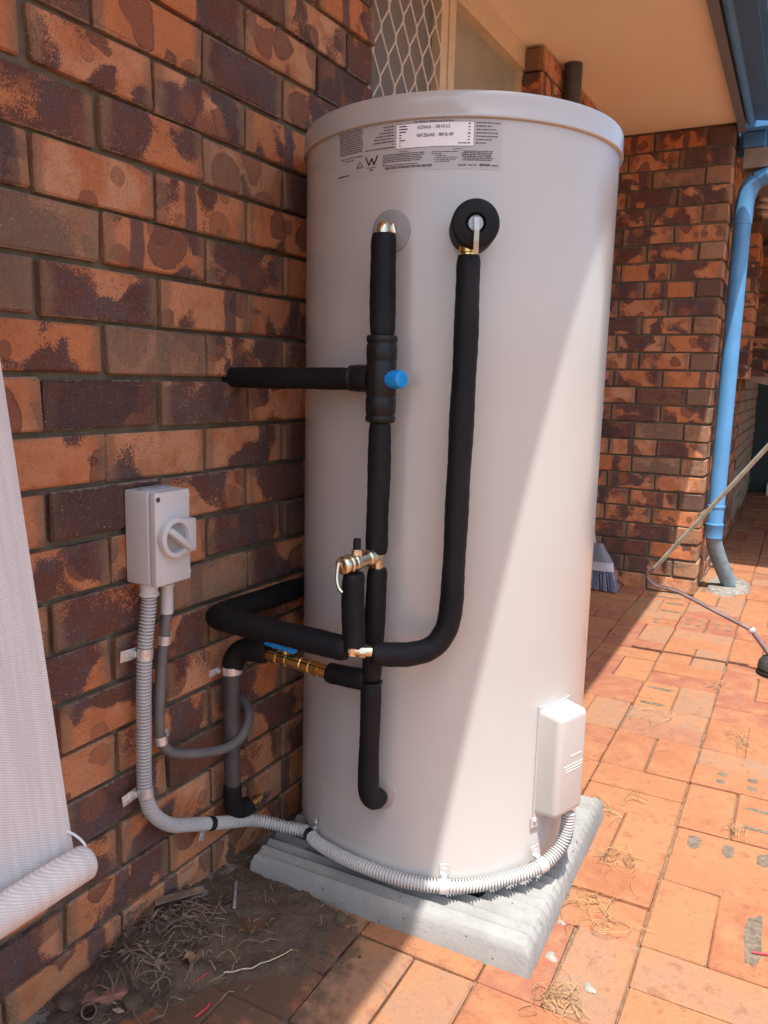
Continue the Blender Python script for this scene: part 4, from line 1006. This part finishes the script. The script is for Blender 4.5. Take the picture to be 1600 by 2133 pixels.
# ================================================================== ELECTRICAL
sw = thing('isolator_switch', 'pale grey isolator switch box with round dial on the brick wall', 'switch', (0.035, 0.19, 0.676))
mb = MB(); mb.bbox((0.0285, 0.1905, 0.756), (1, 0, 0), (0, 1, 0), (0, 0, 1), 0.0275, 0.0410, 0.0800, 0.004); bx_ = mb.build('back_box', 'white_plastic', sw, smooth=True)
mb = MB(); n = 0
mb.bbox((0.0645, 0.1905, 0.756), (1, 0, 0), (0, 1, 0), (0, 0, 1), 0.0080, 0.0406, 0.0796, 0.0030); cv = mb.build('front_cover', 'white_plastic', sw, smooth=True)
for y, z in ((0.1555, 0.824), (0.2255, 0.824), (0.1555, 0.690), (0.2255, 0.690)):
    mb = MB(); mb.lathe((0.0726, y, z), (1, 0, 0), [(0.0042, 0.0), (0.0044, 0.0008), (0.0030, 0.0010), (0.0028, 0.0004), (0.0003, 0.0004)], 14)
    mb.build('screw_cover', 'white_plastic' if z < 0.8 or y > 0.2 else 'dark_pipe', cv, smooth=True)
DC = Vector((0.0725, 0.1865, 0.757))
def dprofile(r, hw, n=40):       # round with a square tab towards +Y
    out = []
    for k in range(n):
        a = 2 * pi * k / n; y, z = r * cos(a), r * sin(a)
        if y > 0 and abs(z) < r * 0.86: y = max(y, min(hw, hw))
        out.append((y, z))
    return out
mb = MB(); pr = dprofile(0.0350, 0.046); n = len(pr); vs = []
for x, k in ((0.0, 1.0), (0.010, 0.995), (0.013, 0.97), (0.0135, 0.95)):
    vs += [(DC.x + x, DC.y + y * k, DC.z + z * k) for y, z in pr]
inn = [(0.0262 * cos(2 * pi * k / n), 0.0262 * sin(2 * pi * k / n)) for k in range(n)]
vs += [(DC.x + 0.0135, DC.y + y, DC.z + z) for y, z in inn] + [(DC.x + 0.004, DC.y + y * 0.95, DC.z + z * 0.95) for y, z in inn] + [DC + Vector((0.004, 0, 0))]
mb.add(vs, [(i * n + k, i * n + (k + 1) % n, (i + 1) * n + (k + 1) % n, (i + 1) * n + k) for i in range(5) for k in range(n)] + [(5 * n + k, 5 * n + (k + 1) % n, 6 * n) for k in range(n)])
dl = mb.build('dial', 'white_plastic', sw, smooth=True, angle=45)
mb = MB(); mb.lathe(DC + Vector((0.0042, 0, 0)), (1, 0, 0), [(0.0245, 0), (0.0245, 0.0012), (0.0003, 0.0012)], 36); mb.build('dial_face', simple('grey_dial_face', (0.30, 0.315, 0.32), 0.35, var=0.05), dl, smooth=True)
hd = Vector((0, 0.80, -0.60)).normalized(); hp = Vector((0, 0.60, 0.80))
mb = MB(); mb.bbox(DC + Vector((0.0125, 0.003, -0.002)), hd, hp, (1, 0, 0), 0.0300, 0.0055, 0.0085, 0.0025); mb.build('handle', 'white_plastic', dl, smooth=True)
for y in (0.170, 0.205):
    mb = MB(); mb.lathe((0.034, y, 0.8355), (0, 0, 1), [(0.0145, 0), (0.0148, 0.003), (0.0135, 0.0042), (0.011, 0.0038), (0.0003, 0.0042)], 26); mb.build('blanking_plug', simple('grey_plug_plastic', (0.33, 0.36, 0.40), 0.3, var=0.05), bx_, smooth=True)
def ribbed_gland(y, r, h, name):
    mb = MB(); n = 32
    mb.lathe((0.034, y, 0.678), (0, 0, -1), [(r, 0), (r, h * 0.75), (r + 0.0016, h * 0.8), (r + 0.0016, h), (r * 0.8, h)], n); return mb.build(name, 'white_plastic', sw, smooth=True, angle=40)
ribbed_gland(0.1690, 0.0150, 0.024, 'conduit_gland'); ribbed_gland(0.2115, 0.0120, 0.016, 'conduit_gland')

cdt = thing('corrugated_conduit', 'grey corrugated conduit from the switch box down and round the heater base', 'conduit', (0.05, 0.2, 0.1))
cp = [(0.034, 0.1690, 0.664), (0.034, 0.1675, 0.635), (0.032, 0.160, 0.575), (0.030, 0.1555, 0.50), (0.030, 0.1530, 0.42), (0.030, 0.1505, 0.34), (0.030, 0.1525, 0.295), (0.030, 0.1640, 0.258), (0.030, 0.188, 0.226), (0.030, 0.220, 0.200), (0.030, 0.262, 0.180), (0.031, 0.312, 0.157),
      (0.036, 0.362, 0.136), (0.052, 0.415, 0.119), (0.082, 0.445, 0.107), (0.118, 0.462, 0.0985)]
for a, z in ((-122, 0.0935), (-114, 0.0945), (-104, 0.0975), (-92, 0.0985), (-80, 0.0940), (-70, 0.0900), (-60, 0.0885), (-50, 0.0905), (-41, 0.0945), (-33, 0.1000), (-26, 0.1095), (-21.5, 0.1230), (-18.5, 0.1420), (-17, 0.165), (-16.5, 0.20)):
    cp.append(tuple(tank_pt(a, z, TR + (0.018 if a < -40 else 0.019 + (a + 40) * 0.0006))))
P = smoothpath(cp, 60); P = resample(P, 0.0012); CP = P
def crad(i, a):
    return (0.0088, 0.0131, 0.0134, 0.0131, 0.0088)[i % 5]
mb = MB(); mb.sweep(P, crad, 16); mb.build('corrugated_tube', 'conduit', cdt, smooth=True, angle=35)
def near(pt):
    k = min(range(1, len(CP) - 1), key=lambda i: (CP[i] - Vector(pt)).length); return CP[k], (CP[k + 1] - CP[k - 1]).normalized()
c_, t_ = near((0.030, 0.154, 0.553)); saddle(cdt, c_, t_, 0.0128, (1, 0, 0), (0, -1, 0.05), 0.020, 0.027)
c_, t_ = near((0.030, 0.152, 0.300)); saddle(cdt, c_, t_, 0.0128, (1, 0, 0), (0, -1, -0.25), 0.020, 0.025)
c_, t_ = near((0.031, 0.318, 0.154)); saddle(cdt, c_, t_, 0.0128, (1, 0, 0), (0, -0.35, -1), 0.014, 0.020, 'dark_band', ear_m='steel')
for a, m in ((-119, 'dark_band'), (-62.5, 'steel'), (-27, 'steel')):
    c_, t_ = near(tank_pt(a, 0.095, TR + 0.018)); saddle(cdt, c_, t_, 0.0128, (c_ - Vector((TX, TY, c_.z))), (0, 0, 1), 0.018 if a > -100 else 0.014, 0.022, m, ear_m='steel')
# adhesive-lined dark hose looping back into the wall
hs = thing('power_hose', 'dark grey hose from the switch box looping back into the brick wall', 'hose', (0.03, 0.21, 0.3))
mb = MB(); mb.sweep([(0.034, 0.2115, 0.662), (0.033, 0.2110, 0.612)], 0.0112, 22); mb.build('pale_sleeve', 'white_plastic', hs, smooth=True)
hp_ = [(0.033, 0.2112, 0.616), (0.029, 0.2085, 0.575), (0.026, 0.2030, 0.52), (0.025, 0.1975, 0.46), (0.025, 0.1940, 0.41), (0.026, 0.1965, 0.375), (0.030, 0.2130, 0.350), (0.036, 0.2450, 0.333), (0.042, 0.290, 0.3180), (0.050, 0.338, 0.3080), (0.055, 0.378, 0.312), (0.048, 0.415, 0.330), (0.030, 0.438, 0.352), (0.004, 0.446, 0.364), (-0.02, 0.448, 0.366)]
mb = MB(); HP = smoothpath(hp_, 6); mb.sweep(HP, 0.0098, 18); mb.build('hose_tube', 'grey_pvc', hs, smooth=True)
saddle(hs, (0.0285, 0.2075, 0.563), (0.04, 0.08, 1), 0.0102, (1, 0, 0), (0, 1, 0), 0.016, 0.014); saddle(hs, (0.026, 0.1962, 0.378), (0.06, 0.1, -1), 0.0102, (1, 0, 0), (0, 1, 0.2), 0.016, 0.014)

# ================================================================== BLIND
bl = thing('roller_blind', 'pale woven drop blind with rolled bottom hanging at the left edge', 'blind', (0.27, -0.7, 0.43))
def fx(z): return 0.2665 + (0.455 - z) * -0.0 - (z - 0.455) * 0.158
mb = MB(); nz = 40; ny = 30; vs = []
for s_ in (0, 0.0016):
    for i in range(nz + 1):
        z = 0.435 + (2.02 - 0.435) * i / nz
        for k in range(ny + 1):
            y = -0.195 - 1.4 * k / ny; vs.append((fx(z) + 0.003 * sin(y * 9 + z * 3) + s_, y, z))
q = ny + 1; o_ = (nz + 1) * q
mb.v = vs
for i in range(nz):
    for k in range(ny):
        a = i * q + k; mb.f += [(a, a + 1, a + q + 1, a + q), (a + o_, a + o_ + q, a + o_ + q + 1, a + o_ + 1)]
for i in range(nz): a = i * q; mb.f.append((a, a + q, a + q + o_, a + o_))
mb.build('fabric', 'fabric', bl, smooth=True)
mb = MB(); P = [Vector((0.291, -0.199 - t * 0.03, 0.446 + 0.0006 * sin(t))) for t in range(50)]
mb.sweep([P[0] + Vector((0, 0.004, 0))] + P, lambda i, a: (0.0185 if i == 0 else 0.0212) * (1 + 0.02 * sin(i * 1.1 + a * 2)), 28); roll = mb.build('rolled_hem', 'fabric', bl, smooth=True, angle=60)
mb = MB(); mb.lathe((0.291, -0.196, 0.448), (0.1, 1, 0.1), [(0.0065, 0), (0.0065, 0.003), (0.0045, 0.0045), (0.0003, 0.004)], 18); mb.build('end_pin', 'steel', roll, smooth=True)
mb = MB(); mb.lathe((0.291, -0.1955, 0.448), (0.1, 1, 0.1), [(0.0085, 0), (0.0085, 0.001)], 18); mb.build('end_grommet', 'dark_pipe', roll, smooth=True)
mb = MB(); mb.sweep(smoothpath([(0.262, -0.199, 0.478), (0.274, -0.196, 0.474), (0.286, -0.194, 0.466), (0.291, -0.193, 0.452)], 5), 0.0016, 8); mb.build('cord', 'white_plastic', bl, smooth=True)

# ================================================================== BROOM, ROD
br = thing('broom', 'grey and white broom with lilac bristles standing behind the heater', 'broom', (0.06, 3.17, 0.0))
mb = MB(); q0 = Vector((0.045, 3.19, 0.0)); seg = 20
def fan(z0, w0, d0, z1, w1, d1, sx=0.0):
    vs = []
    for (z, w_, d_, s_) in ((z0, w0, d0, 0.0), (z1, w1, d1, sx)):
        for k in range(seg):
            a = 2 * pi * k / seg; c, s2 = cos(a), sin(a); m_ = max(abs(c), abs(s2)) ** 0.5
            vs.append((q0.x + s_ + w_ * c / m_, q0.y + d_ * s2 / m_, z))
    mb.add(vs, [(k, (k + 1) % seg, (k + 1) % seg + seg, k + seg) for k in range(seg)] + [tuple(reversed(range(seg))), tuple(range(seg, 2 * seg))])
fan(0.150, 0.104, 0.028, 0.240, 0.046, 0.020); mb.build('head', 'broom', br, smooth=True, angle=40)
mb = MB(); fan(0.105, 0.112, 0.032, 0.1495, 0.105, 0.029); mb.build('band', 'broom_white', br, smooth=True, angle=40)
mb = MB(); rb_ = random.Random(4)
for q in range(420):
    u, v = rb_.uniform(-1, 1), rb_.uniform(-1, 1)
    a = Vector((q0.x + u * 0.106, q0.y + v * 0.028, 0.106)); b = Vector((q0.x + u * 0.134 + rb_.gauss(0, 0.004), q0.y + v * 0.042 + rb_.gauss(0, 0.004), 0.006 + abs(rb_.gauss(0, 0.004))))
    mb.sweep([a, (a + b) / 2, b], 0.0024, 4, cap=False)
mb.build('bristles', 'bristle', br)
mb = MB(); mb.sweep([(q0.x, q0.y, 0.235), (q0.x - 0.01, q0.y - 0.62, 1.30)], 0.012, 14); mb.build('handle', 'broom_white', br, smooth=True)

rod = thing('bent_rod', 'thin bent metal rod with a dark rubber foot resting on the paving', 'rod', (0.90, 2.34, 0.0))
B0 = Vector((0.480, 2.27, 0.318)); T0 = Vector((0.856, 2.11, 0.842)); T1 = T0 + (T0 - B0) * 0.45
mb = MB(); mb.sweep([T1, T0, T0.lerp(B0, 0.5), T0.lerp(B0, 0.93)], 0.0078, 14); mb.build('upper_shaft', 'rod', rod, smooth=True)
C1 = Vector((0.850, 2.33, 0.155))
mb = MB(); mb.sweep(smoothpath([T0.lerp(B0, 0.92), B0 + Vector((0.002, 0.004, 0.010)), B0 + Vector((0.006, 0.008, -0.016)), B0 + Vector((0.035, 0.012, -0.036)), B0.lerp(C1, 0.30), B0.lerp(C1, 0.65), C1], 6), [0.0076] * 37, 14); mb.build('bent_shaft', 'rod2', rod, smooth=True)
mb = MB(); mb.sweep([C1, (0.913, 2.335, 0.078), (0.945, 2.338, 0.05)], 0.0088, 14); mb.build('lower_shaft', 'rod2', rod, smooth=True)
mb = MB(); d_ = (Vector((0.913, 2.335, 0.078)) - C1); mb.lathe(C1 - d_.normalized() * 0.006, d_, [(0.012, 0), (0.0145, 0.003), (0.0145, 0.012), (0.012, 0.016)], 18); mb.build('collar', 'steel', rod, smooth=True, angle=35)
mb = MB(); mb.lathe((0.948, 2.335, 0.0), (0.0, 0, 1), [(0.060, 0.0), (0.066, 0.010), (0.066, 0.016), (0.060, 0.018), (0.060, 0.022), (0.067, 0.025), (0.064, 0.045), (0.052, 0.062), (0.030, 0.071), (0.0003, 0.073)], 32); mb.build('rubber_foot', 'rubber', rod, smooth=True, angle=35)
rope = MB()
for q in range(4): rope.lathe((0.560 - 0.008 * (q % 2), 4.65, 2.035 + q * 0.04), (0.15, 0, 1), [(0.02, 0), (0.042, 0.006), (0.05, 0.02), (0.042, 0.034), (0.02, 0.04)], 16)
tag(rope.build('rope_coil', 'rope', origin=(0.555, 4.65, 2.03), smooth=True), 'coiled pale rope on top of the narrow brick pilaster', 'rope')

# ================================================================== LITTER
lt = random.Random(31)
def sh0(x, y): return max(soil_h(x, y), 0.0)
def strand(mb, x, y, z, L, r, bend=0.8, ang=None, lift=0.0, seg=4, n=7):
    a = ang if ang is not None else lt.uniform(0, 2 * pi); k = lt.gauss(0, bend); P = []
    zz = z
    for i in range(n):
        t = i / (n - 1)
        P.append((x, y, max(soil_h(x, y) if x < 0.40 and y < 0.5 else 0, 0) + r + zz + lift * sin(pi * t)))
        x += cos(a) * L / n; y += sin(a) * L / n; a += k / n + lt.gauss(0, 0.12)
        x = max(0.006, x)
    mb.sweep(P, [r * (1 - 0.5 * i / n) for i in range(n)], seg)
mb = MB()
for q in range(190):
    x = abs(lt.gauss(0.055, 0.05)) + 0.008; y = lt.gauss(0.155, 0.085)
    strand(mb, x, y, lt.uniform(0, 0.012), lt.uniform(0.02, 0.09), lt.choice((0.0004, 0.0006, 0.0009, 0.0016)) * lt.uniform(0.8, 1.3), 0.8, lift=lt.uniform(0, 0.012))
so_ = mb.build('twig_litter', 'twig', origin=(0.06, 0.16, 0)); so_['kind'] = 'stuff'; so_['label'] = 'heap of dry twigs and stems on the soil by the wall'; so_['category'] = 'litter'
mb = MB()
for q in range(60):
    x = abs(lt.gauss(0.12, 0.07)) + 0.01; y = lt.gauss(0.19, 0.09)
    if x > 0.22 + y * 0.35: continue
    strand(mb, x, y, lt.uniform(0, 0.006), lt.uniform(0.015, 0.06), lt.uniform(0.0004, 0.0009), 0.7, lift=lt.uniform(0, 0.008))
so_ = mb.build('straw_litter', 'straw', origin=(0.13, 0.19, 0)); so_['kind'] = 'stuff'; so_['label'] = 'scattered pale straw lying on the dark soil'; so_['category'] = 'litter'
mb = MB()
for q in range(2600):                          # crumbs of soil
    x = lt.uniform(0.0, 0.46); y = lt.uniform(-0.05, 0.46); h = soil_h(x, y)
    if h < -0.004 and lt.random() < min(1.0, (x - 0.2) * 2.6): continue
    h = max(h, 0.0); s_ = lt.uniform(0.0006, 0.0022)
    mb.add([(x + s_ * lt.uniform(-1, 1), y + s_ * lt.uniform(-1, 1), h + s_ * lt.uniform(-0.3, 1)) for _ in range(4)], [(0, 1, 2), (0, 2, 3), (0, 3, 1), (1, 3, 2)])
so_ = mb.build('soil_crumbs', 'soil', origin=(0.2, 0.2, 0)); so_['kind'] = 'stuff'
mb = MB()                                     # leaf scraps matted into the heap
for q in range(70):
    x = abs(lt.gauss(0.06, 0.055)) + 0.006; y = lt.gauss(0.15, 0.10); z = sh0(x, y) + lt.uniform(0.001, 0.014)
    a = lt.uniform(0, 2 * pi); L = lt.uniform(0.004, 0.016); wd = L * lt.uniform(0.2, 0.5); tz = lt.gauss(0, 0.4)
    ax_ = Vector((cos(a), sin(a), tz)).normalized(); ay_ = Vector((-sin(a), cos(a), lt.gauss(0, 0.4))).normalized(); c0 = Vector((x, y, z))
    mb.add([c0 - ax_ * L, c0 - ay_ * wd + ax_ * lt.uniform(-0.3, 0.3) * L, c0 + ax_ * L, c0 + ay_ * wd, c0 + Vector((0, 0, wd * 0.5))], [(0, 1, 4), (1, 2, 4), (2, 3, 4), (3, 0, 4)])
so_ = mb.build('leaf_litter', 'bark', origin=(0.06, 0.15, 0)); so_['kind'] = 'stuff'; so_['label'] = 'brown leaf scraps matted into the twig heap by the wall'; so_['category'] = 'litter'
# singled-out bits
def sh(x, y): return max(soil_h(x, y), -0.001)
mb = MB(); mb.sweep([(0.064, 0.357, sh(0.064, 0.357) + 0.004), (0.114, 0.290, sh(0.114, 0.29) + 0.005)], 0.0032, 10); tag(mb.build('metal_rod', simple('pale_grey_metal', (0.42, 0.42, 0.43), 0.3, 0.3), origin=(0.09, 0.32, 0.005), smooth=True), 'short bright metal rod lying on the soil', 'rod')
mb = MB(); mb.obox((0.034, 0.228, sh(0.034, 0.228) + 0.022), Vector((0.60, 0.80, 0.05)).normalized(), Vector((-0.8, 0.6, 0)).normalized(), (0, 0, 1), 0.046, 0.009, 0.0012)
tag(mb.build('bark_strip', 'bark', origin=(0.034, 0.228, 0.02)), 'flat brown bark strip on the twig heap', 'bark')
mb = MB(); mb.sweep(smoothpath([(0.012, 0.128, 0.040), (0.024, 0.098, 0.040), (0.055, 0.088, 0.036), (0.088, 0.098, 0.030), (0.112, 0.114, 0.022)], 6), [0.0030] * 13 + [0.0022] * 12, 10)
tag(mb.build('curved_stem', 'twig', origin=(0.05, 0.1, 0.03), smooth=True), 'thick curved stem arching along the wall side of the heap', 'stem')
mb = MB(); strand(mb, 0.200, 0.158, 0.004, 0.145, 0.0016, 0.05, ang=0.79, n=9); tag(mb.build('long_straw', simple('pale_straw', (0.46, 0.38, 0.26), 0.7), origin=(0.25, 0.21, 0)), 'single long pale straw on dark soil pointing at the pad', 'straw')
mb = MB(); n = 9; vs = []
for i in range(n + 1):
    t = i / n; wd = 0.010 * (1 + 0.35 * sin(19 * t)) * sin(pi * min(1, t * 0.95 + 0.03)) ** 0.8
    for s_ in (-1, 0, 1): vs.append((0.135 + 0.03 * t + s_ * wd * 0.6, 0.128 + 0.02 * t - s_ * wd, sh(0.145, 0.14) + 0.006 + 0.009 * abs(s_) * (0.4 + t) + 0.006 * sin(9 * t)))
mb.add(vs, [(i * 3 + k, i * 3 + k + 1, i * 3 + k + 4, i * 3 + k + 3) for i in range(n) for k in (0, 1)]); tag(mb.build('dead_leaf', 'leaf', origin=(0.15, 0.14, 0.01), smooth=True), 'curled tan dead leaf on the soil beside red wire', 'leaf')
mb = MB(); mb.sweep([(0.172, 0.120, 0.006), (0.182, 0.140, 0.014)], 0.0011, 8); tag(mb.build('red_wire', 'red', origin=(0.177, 0.13, 0.005)), 'short red wire offcut next to the dead leaf', 'wire')
mb = MB(); mb.sweep([(0.222, 0.062, 0.004), (0.228, 0.082, 0.008), (0.224, 0.094, 0.006)], 0.0016, 8); tag(mb.build('red_wire', 'red', origin=(0.225, 0.08, 0.004)), 'red wire offcut at the bottom edge on the soil', 'wire')
mb = MB(); mb.sweep([(1.025, 0.705, 0.003), (0.995, 0.695, 0.003)], 0.0018, 8); tag(mb.build('red_wire', 'red', origin=(1.0, 0.7, 0.003)), 'red wire offcut on sunlit paving at the right edge', 'wire')
mb = MB(); cr_ = random.Random(8)
mb.bbox((0.060, 0.022, 0.000), Vector((0.7, 0.7, 0)).normalized(), Vector((-0.7, 0.7, 0)).normalized(), (0, 0, 1), 0.040, 0.026, 0.016, 0.010)
mb.v = [(x + cr_.gauss(0, 0.0015), y + cr_.gauss(0, 0.0015), z + cr_.gauss(0, 0.0012)) for x, y, z in mb.v]
tag(mb.build('brick_fragment', 'chip', origin=(0.06, 0.022, 0)), 'rounded pink brick fragment half sunk by the footing', 'brick')
mb = MB(); mb.lathe((0.070, -0.022, 0.012), (0.5, -0.35, 0.45), [(0.010, 0), (0.0125, 0.004), (0.012, 0.030), (0.010, 0.030), (0.010, 0.006)], 16, cap=False)
tag(mb.build('seed_husk', 'twig', origin=(0.07, -0.02, 0.01), smooth=True), 'hollow brown husk on the soil at the bottom left', 'husk')
def clod(x, y, s, label):
    mb = MB(); bm = bmesh.new(); bmesh.ops.create_icosphere(bm, subdivisions=2, radius=1.0); bm.verts.index_update(); r = random.Random(int(x * 1e4))
    mb.add([(x + v.co.x * s * r.uniform(0.75, 1.15), y + v.co.y * s * 0.85 * r.uniform(0.75, 1.15), sh(x, y) + v.co.z * s * 0.6 * r.uniform(0.75, 1.1)) for v in bm.verts], [[v.index for v in f.verts] for f in bm.faces]); bm.free()
    tag(mb.build('soil_clod', 'soil', origin=(x, y, sh(x, y)), smooth=True, angle=30), label, 'clod', 'soil clods by the wall')
clod(0.118, 0.030, 0.020, 'pale lumpy soil clod at the bottom edge right of the husk'); clod(0.030, -0.030, 0.022, 'lumpy soil clod against the footing at the bottom left'); clod(0.145, 0.055, 0.012, 'small soil clod below the dead leaf')

def tuft(x, y, n, L, spread, label, m='root', wiry=4.5, lift=0.012, rr=(0.0005, 0.0011)):
    mb = MB()
    for q in range(n):
        strand(mb, x + lt.gauss(0, spread), y + lt.gauss(0, spread), lt.uniform(0, 0.004), L * lt.uniform(0.5, 1.3), lt.uniform(*rr), wiry, lift=lt.uniform(0, lift), n=10)
    return tag(mb.build('dry_tuft', m, origin=(x, y, 0)), label, 'dry grass', 'dry tufts on the paving')
tuft(0.715, 0.860, 26, 0.075, 0.026, 'tangle of wiry brown roots on the paving right of the pad')
tuft(0.690, 0.700, 16, 0.10, 0.026, 'loose brown root curls on the paving beside the pad')
tuft(0.722, 0.400, 34, 0.055, 0.020, 'dense brown root tangle at the front corner of the pad')
tuft(0.735, 0.640, 9, 0.11, 0.022, 'few long looping roots over a rusty stained paver')
tuft(0.890, 1.635, 16, 0.05, 0.012, 'pale dry grass tuft in a paving joint at the right edge', 'straw', 0.6, 0.03)
tuft(0.930, 1.118, 12, 0.032, 0.008, 'small dry grass tuft between two plugged pavers', 'straw', 0.8, 0.02)
tuft(0.648, 1.065, 9, 0.085, 0.018, 'loose pale straws on the paving at the back corner of the pad', 'straw', 0.7, 0.008)
tuft(0.776, 2.090, 12, 0.05, 0.012, 'small bleached grass wisp on the paving in front of the rod', 'straw', 0.6, 0.02)
tuft(0.640, 1.700, 9, 0.09, 0.03, 'thin curved straws lying on sunlit paving beside the heater', 'straw', 1.2, 0.006)
tuft(0.690, 1.160, 6, 0.05, 0.014, 'few dark straws on the paving behind the pad corner', 'root', 1.0, 0.006)
def splash(x, y, s, label, m='splash', name='mortar_splash', cat='mortar'):
    mb = MB(); r = random.Random(int(x * 9999 + y * 77)); n = 19
    p1, p2, p3 = (r.uniform(0, 6) for _ in range(3))
    ring = [(x + s * cos(2 * pi * q / n) * (0.8 + 0.25 * sin(2 * 2 * pi * q / n + p1) + 0.15 * sin(3 * 2 * pi * q / n + p2) + 0.08 * sin(7 * q + p3)), y + s * sin(2 * pi * q / n) * (0.8 + 0.25 * sin(2 * 2 * pi * q / n + p1) + 0.15 * sin(3 * 2 * pi * q / n + p2) + 0.08 * sin(7 * q + p3))) for q in range(n)]
    mb.add([(a, b, -0.002) for a, b in ring] + [(x + (a - x) * 0.7, y + (b - y) * 0.7, 0.0012 + s * 0.05 * r.uniform(0.2, 1.6)) for a, b in ring] + [(x, y, 0.0015 + s * 0.06)],
           [(q, (q + 1) % n, (q + 1) % n + n, q + n) for q in range(n)] + [(q + n, (q + 1) % n + n, 2 * n) for q in range(n)])
    tag(mb.build(name, m, origin=(x, y, 0), smooth=True, angle=50), label, cat, 'mortar splashes on the paving')
splash(0.676, 0.500, 0.014, 'white mortar splash beside the pad, nearest the front corner joint'); splash(0.757, 0.458, 0.013, 'white mortar splash right of the root tangle')
splash(0.664, 0.600, 0.008, 'small white pebble of mortar touching the pad side')

# grit and crumbs blown over the paving
mb = MB(); gr = random.Random(77)
for q in range(2200):
    if gr.random() < 0.6: u = 0.822 + MU * gr.choice((-2, -1, 0, 0.5, -0.5, -1.5)) + gr.gauss(0, 0.006); v = gr.uniform(0.1, 3.2)
    else: u = gr.uniform(0.3, 1.15); v = gr.uniform(0.1, 3.2)
    x, y = pav(u, v)
    if 0.05 < x < 0.665 and 0.40 < y < 1.04: continue
    s_ = gr.uniform(0.0006, 0.0021) * (1.6 if gr.random() < 0.06 else 1)
    mb.add([(x + s_ * gr.uniform(-1, 1), y + s_ * gr.uniform(-1, 1), 0.0003 + s_ * gr.uniform(-0.2, 1)) for _ in range(4)], [(0, 1, 2), (0, 2, 3), (0, 3, 1), (1, 3, 2)])
so_ = mb.build('grit', 'sand', origin=(0.8, 1.2, 0)); so_['kind'] = 'stuff'; so_['label'] = 'sandy grit scattered over the sunlit paving'; so_['category'] = 'grit'
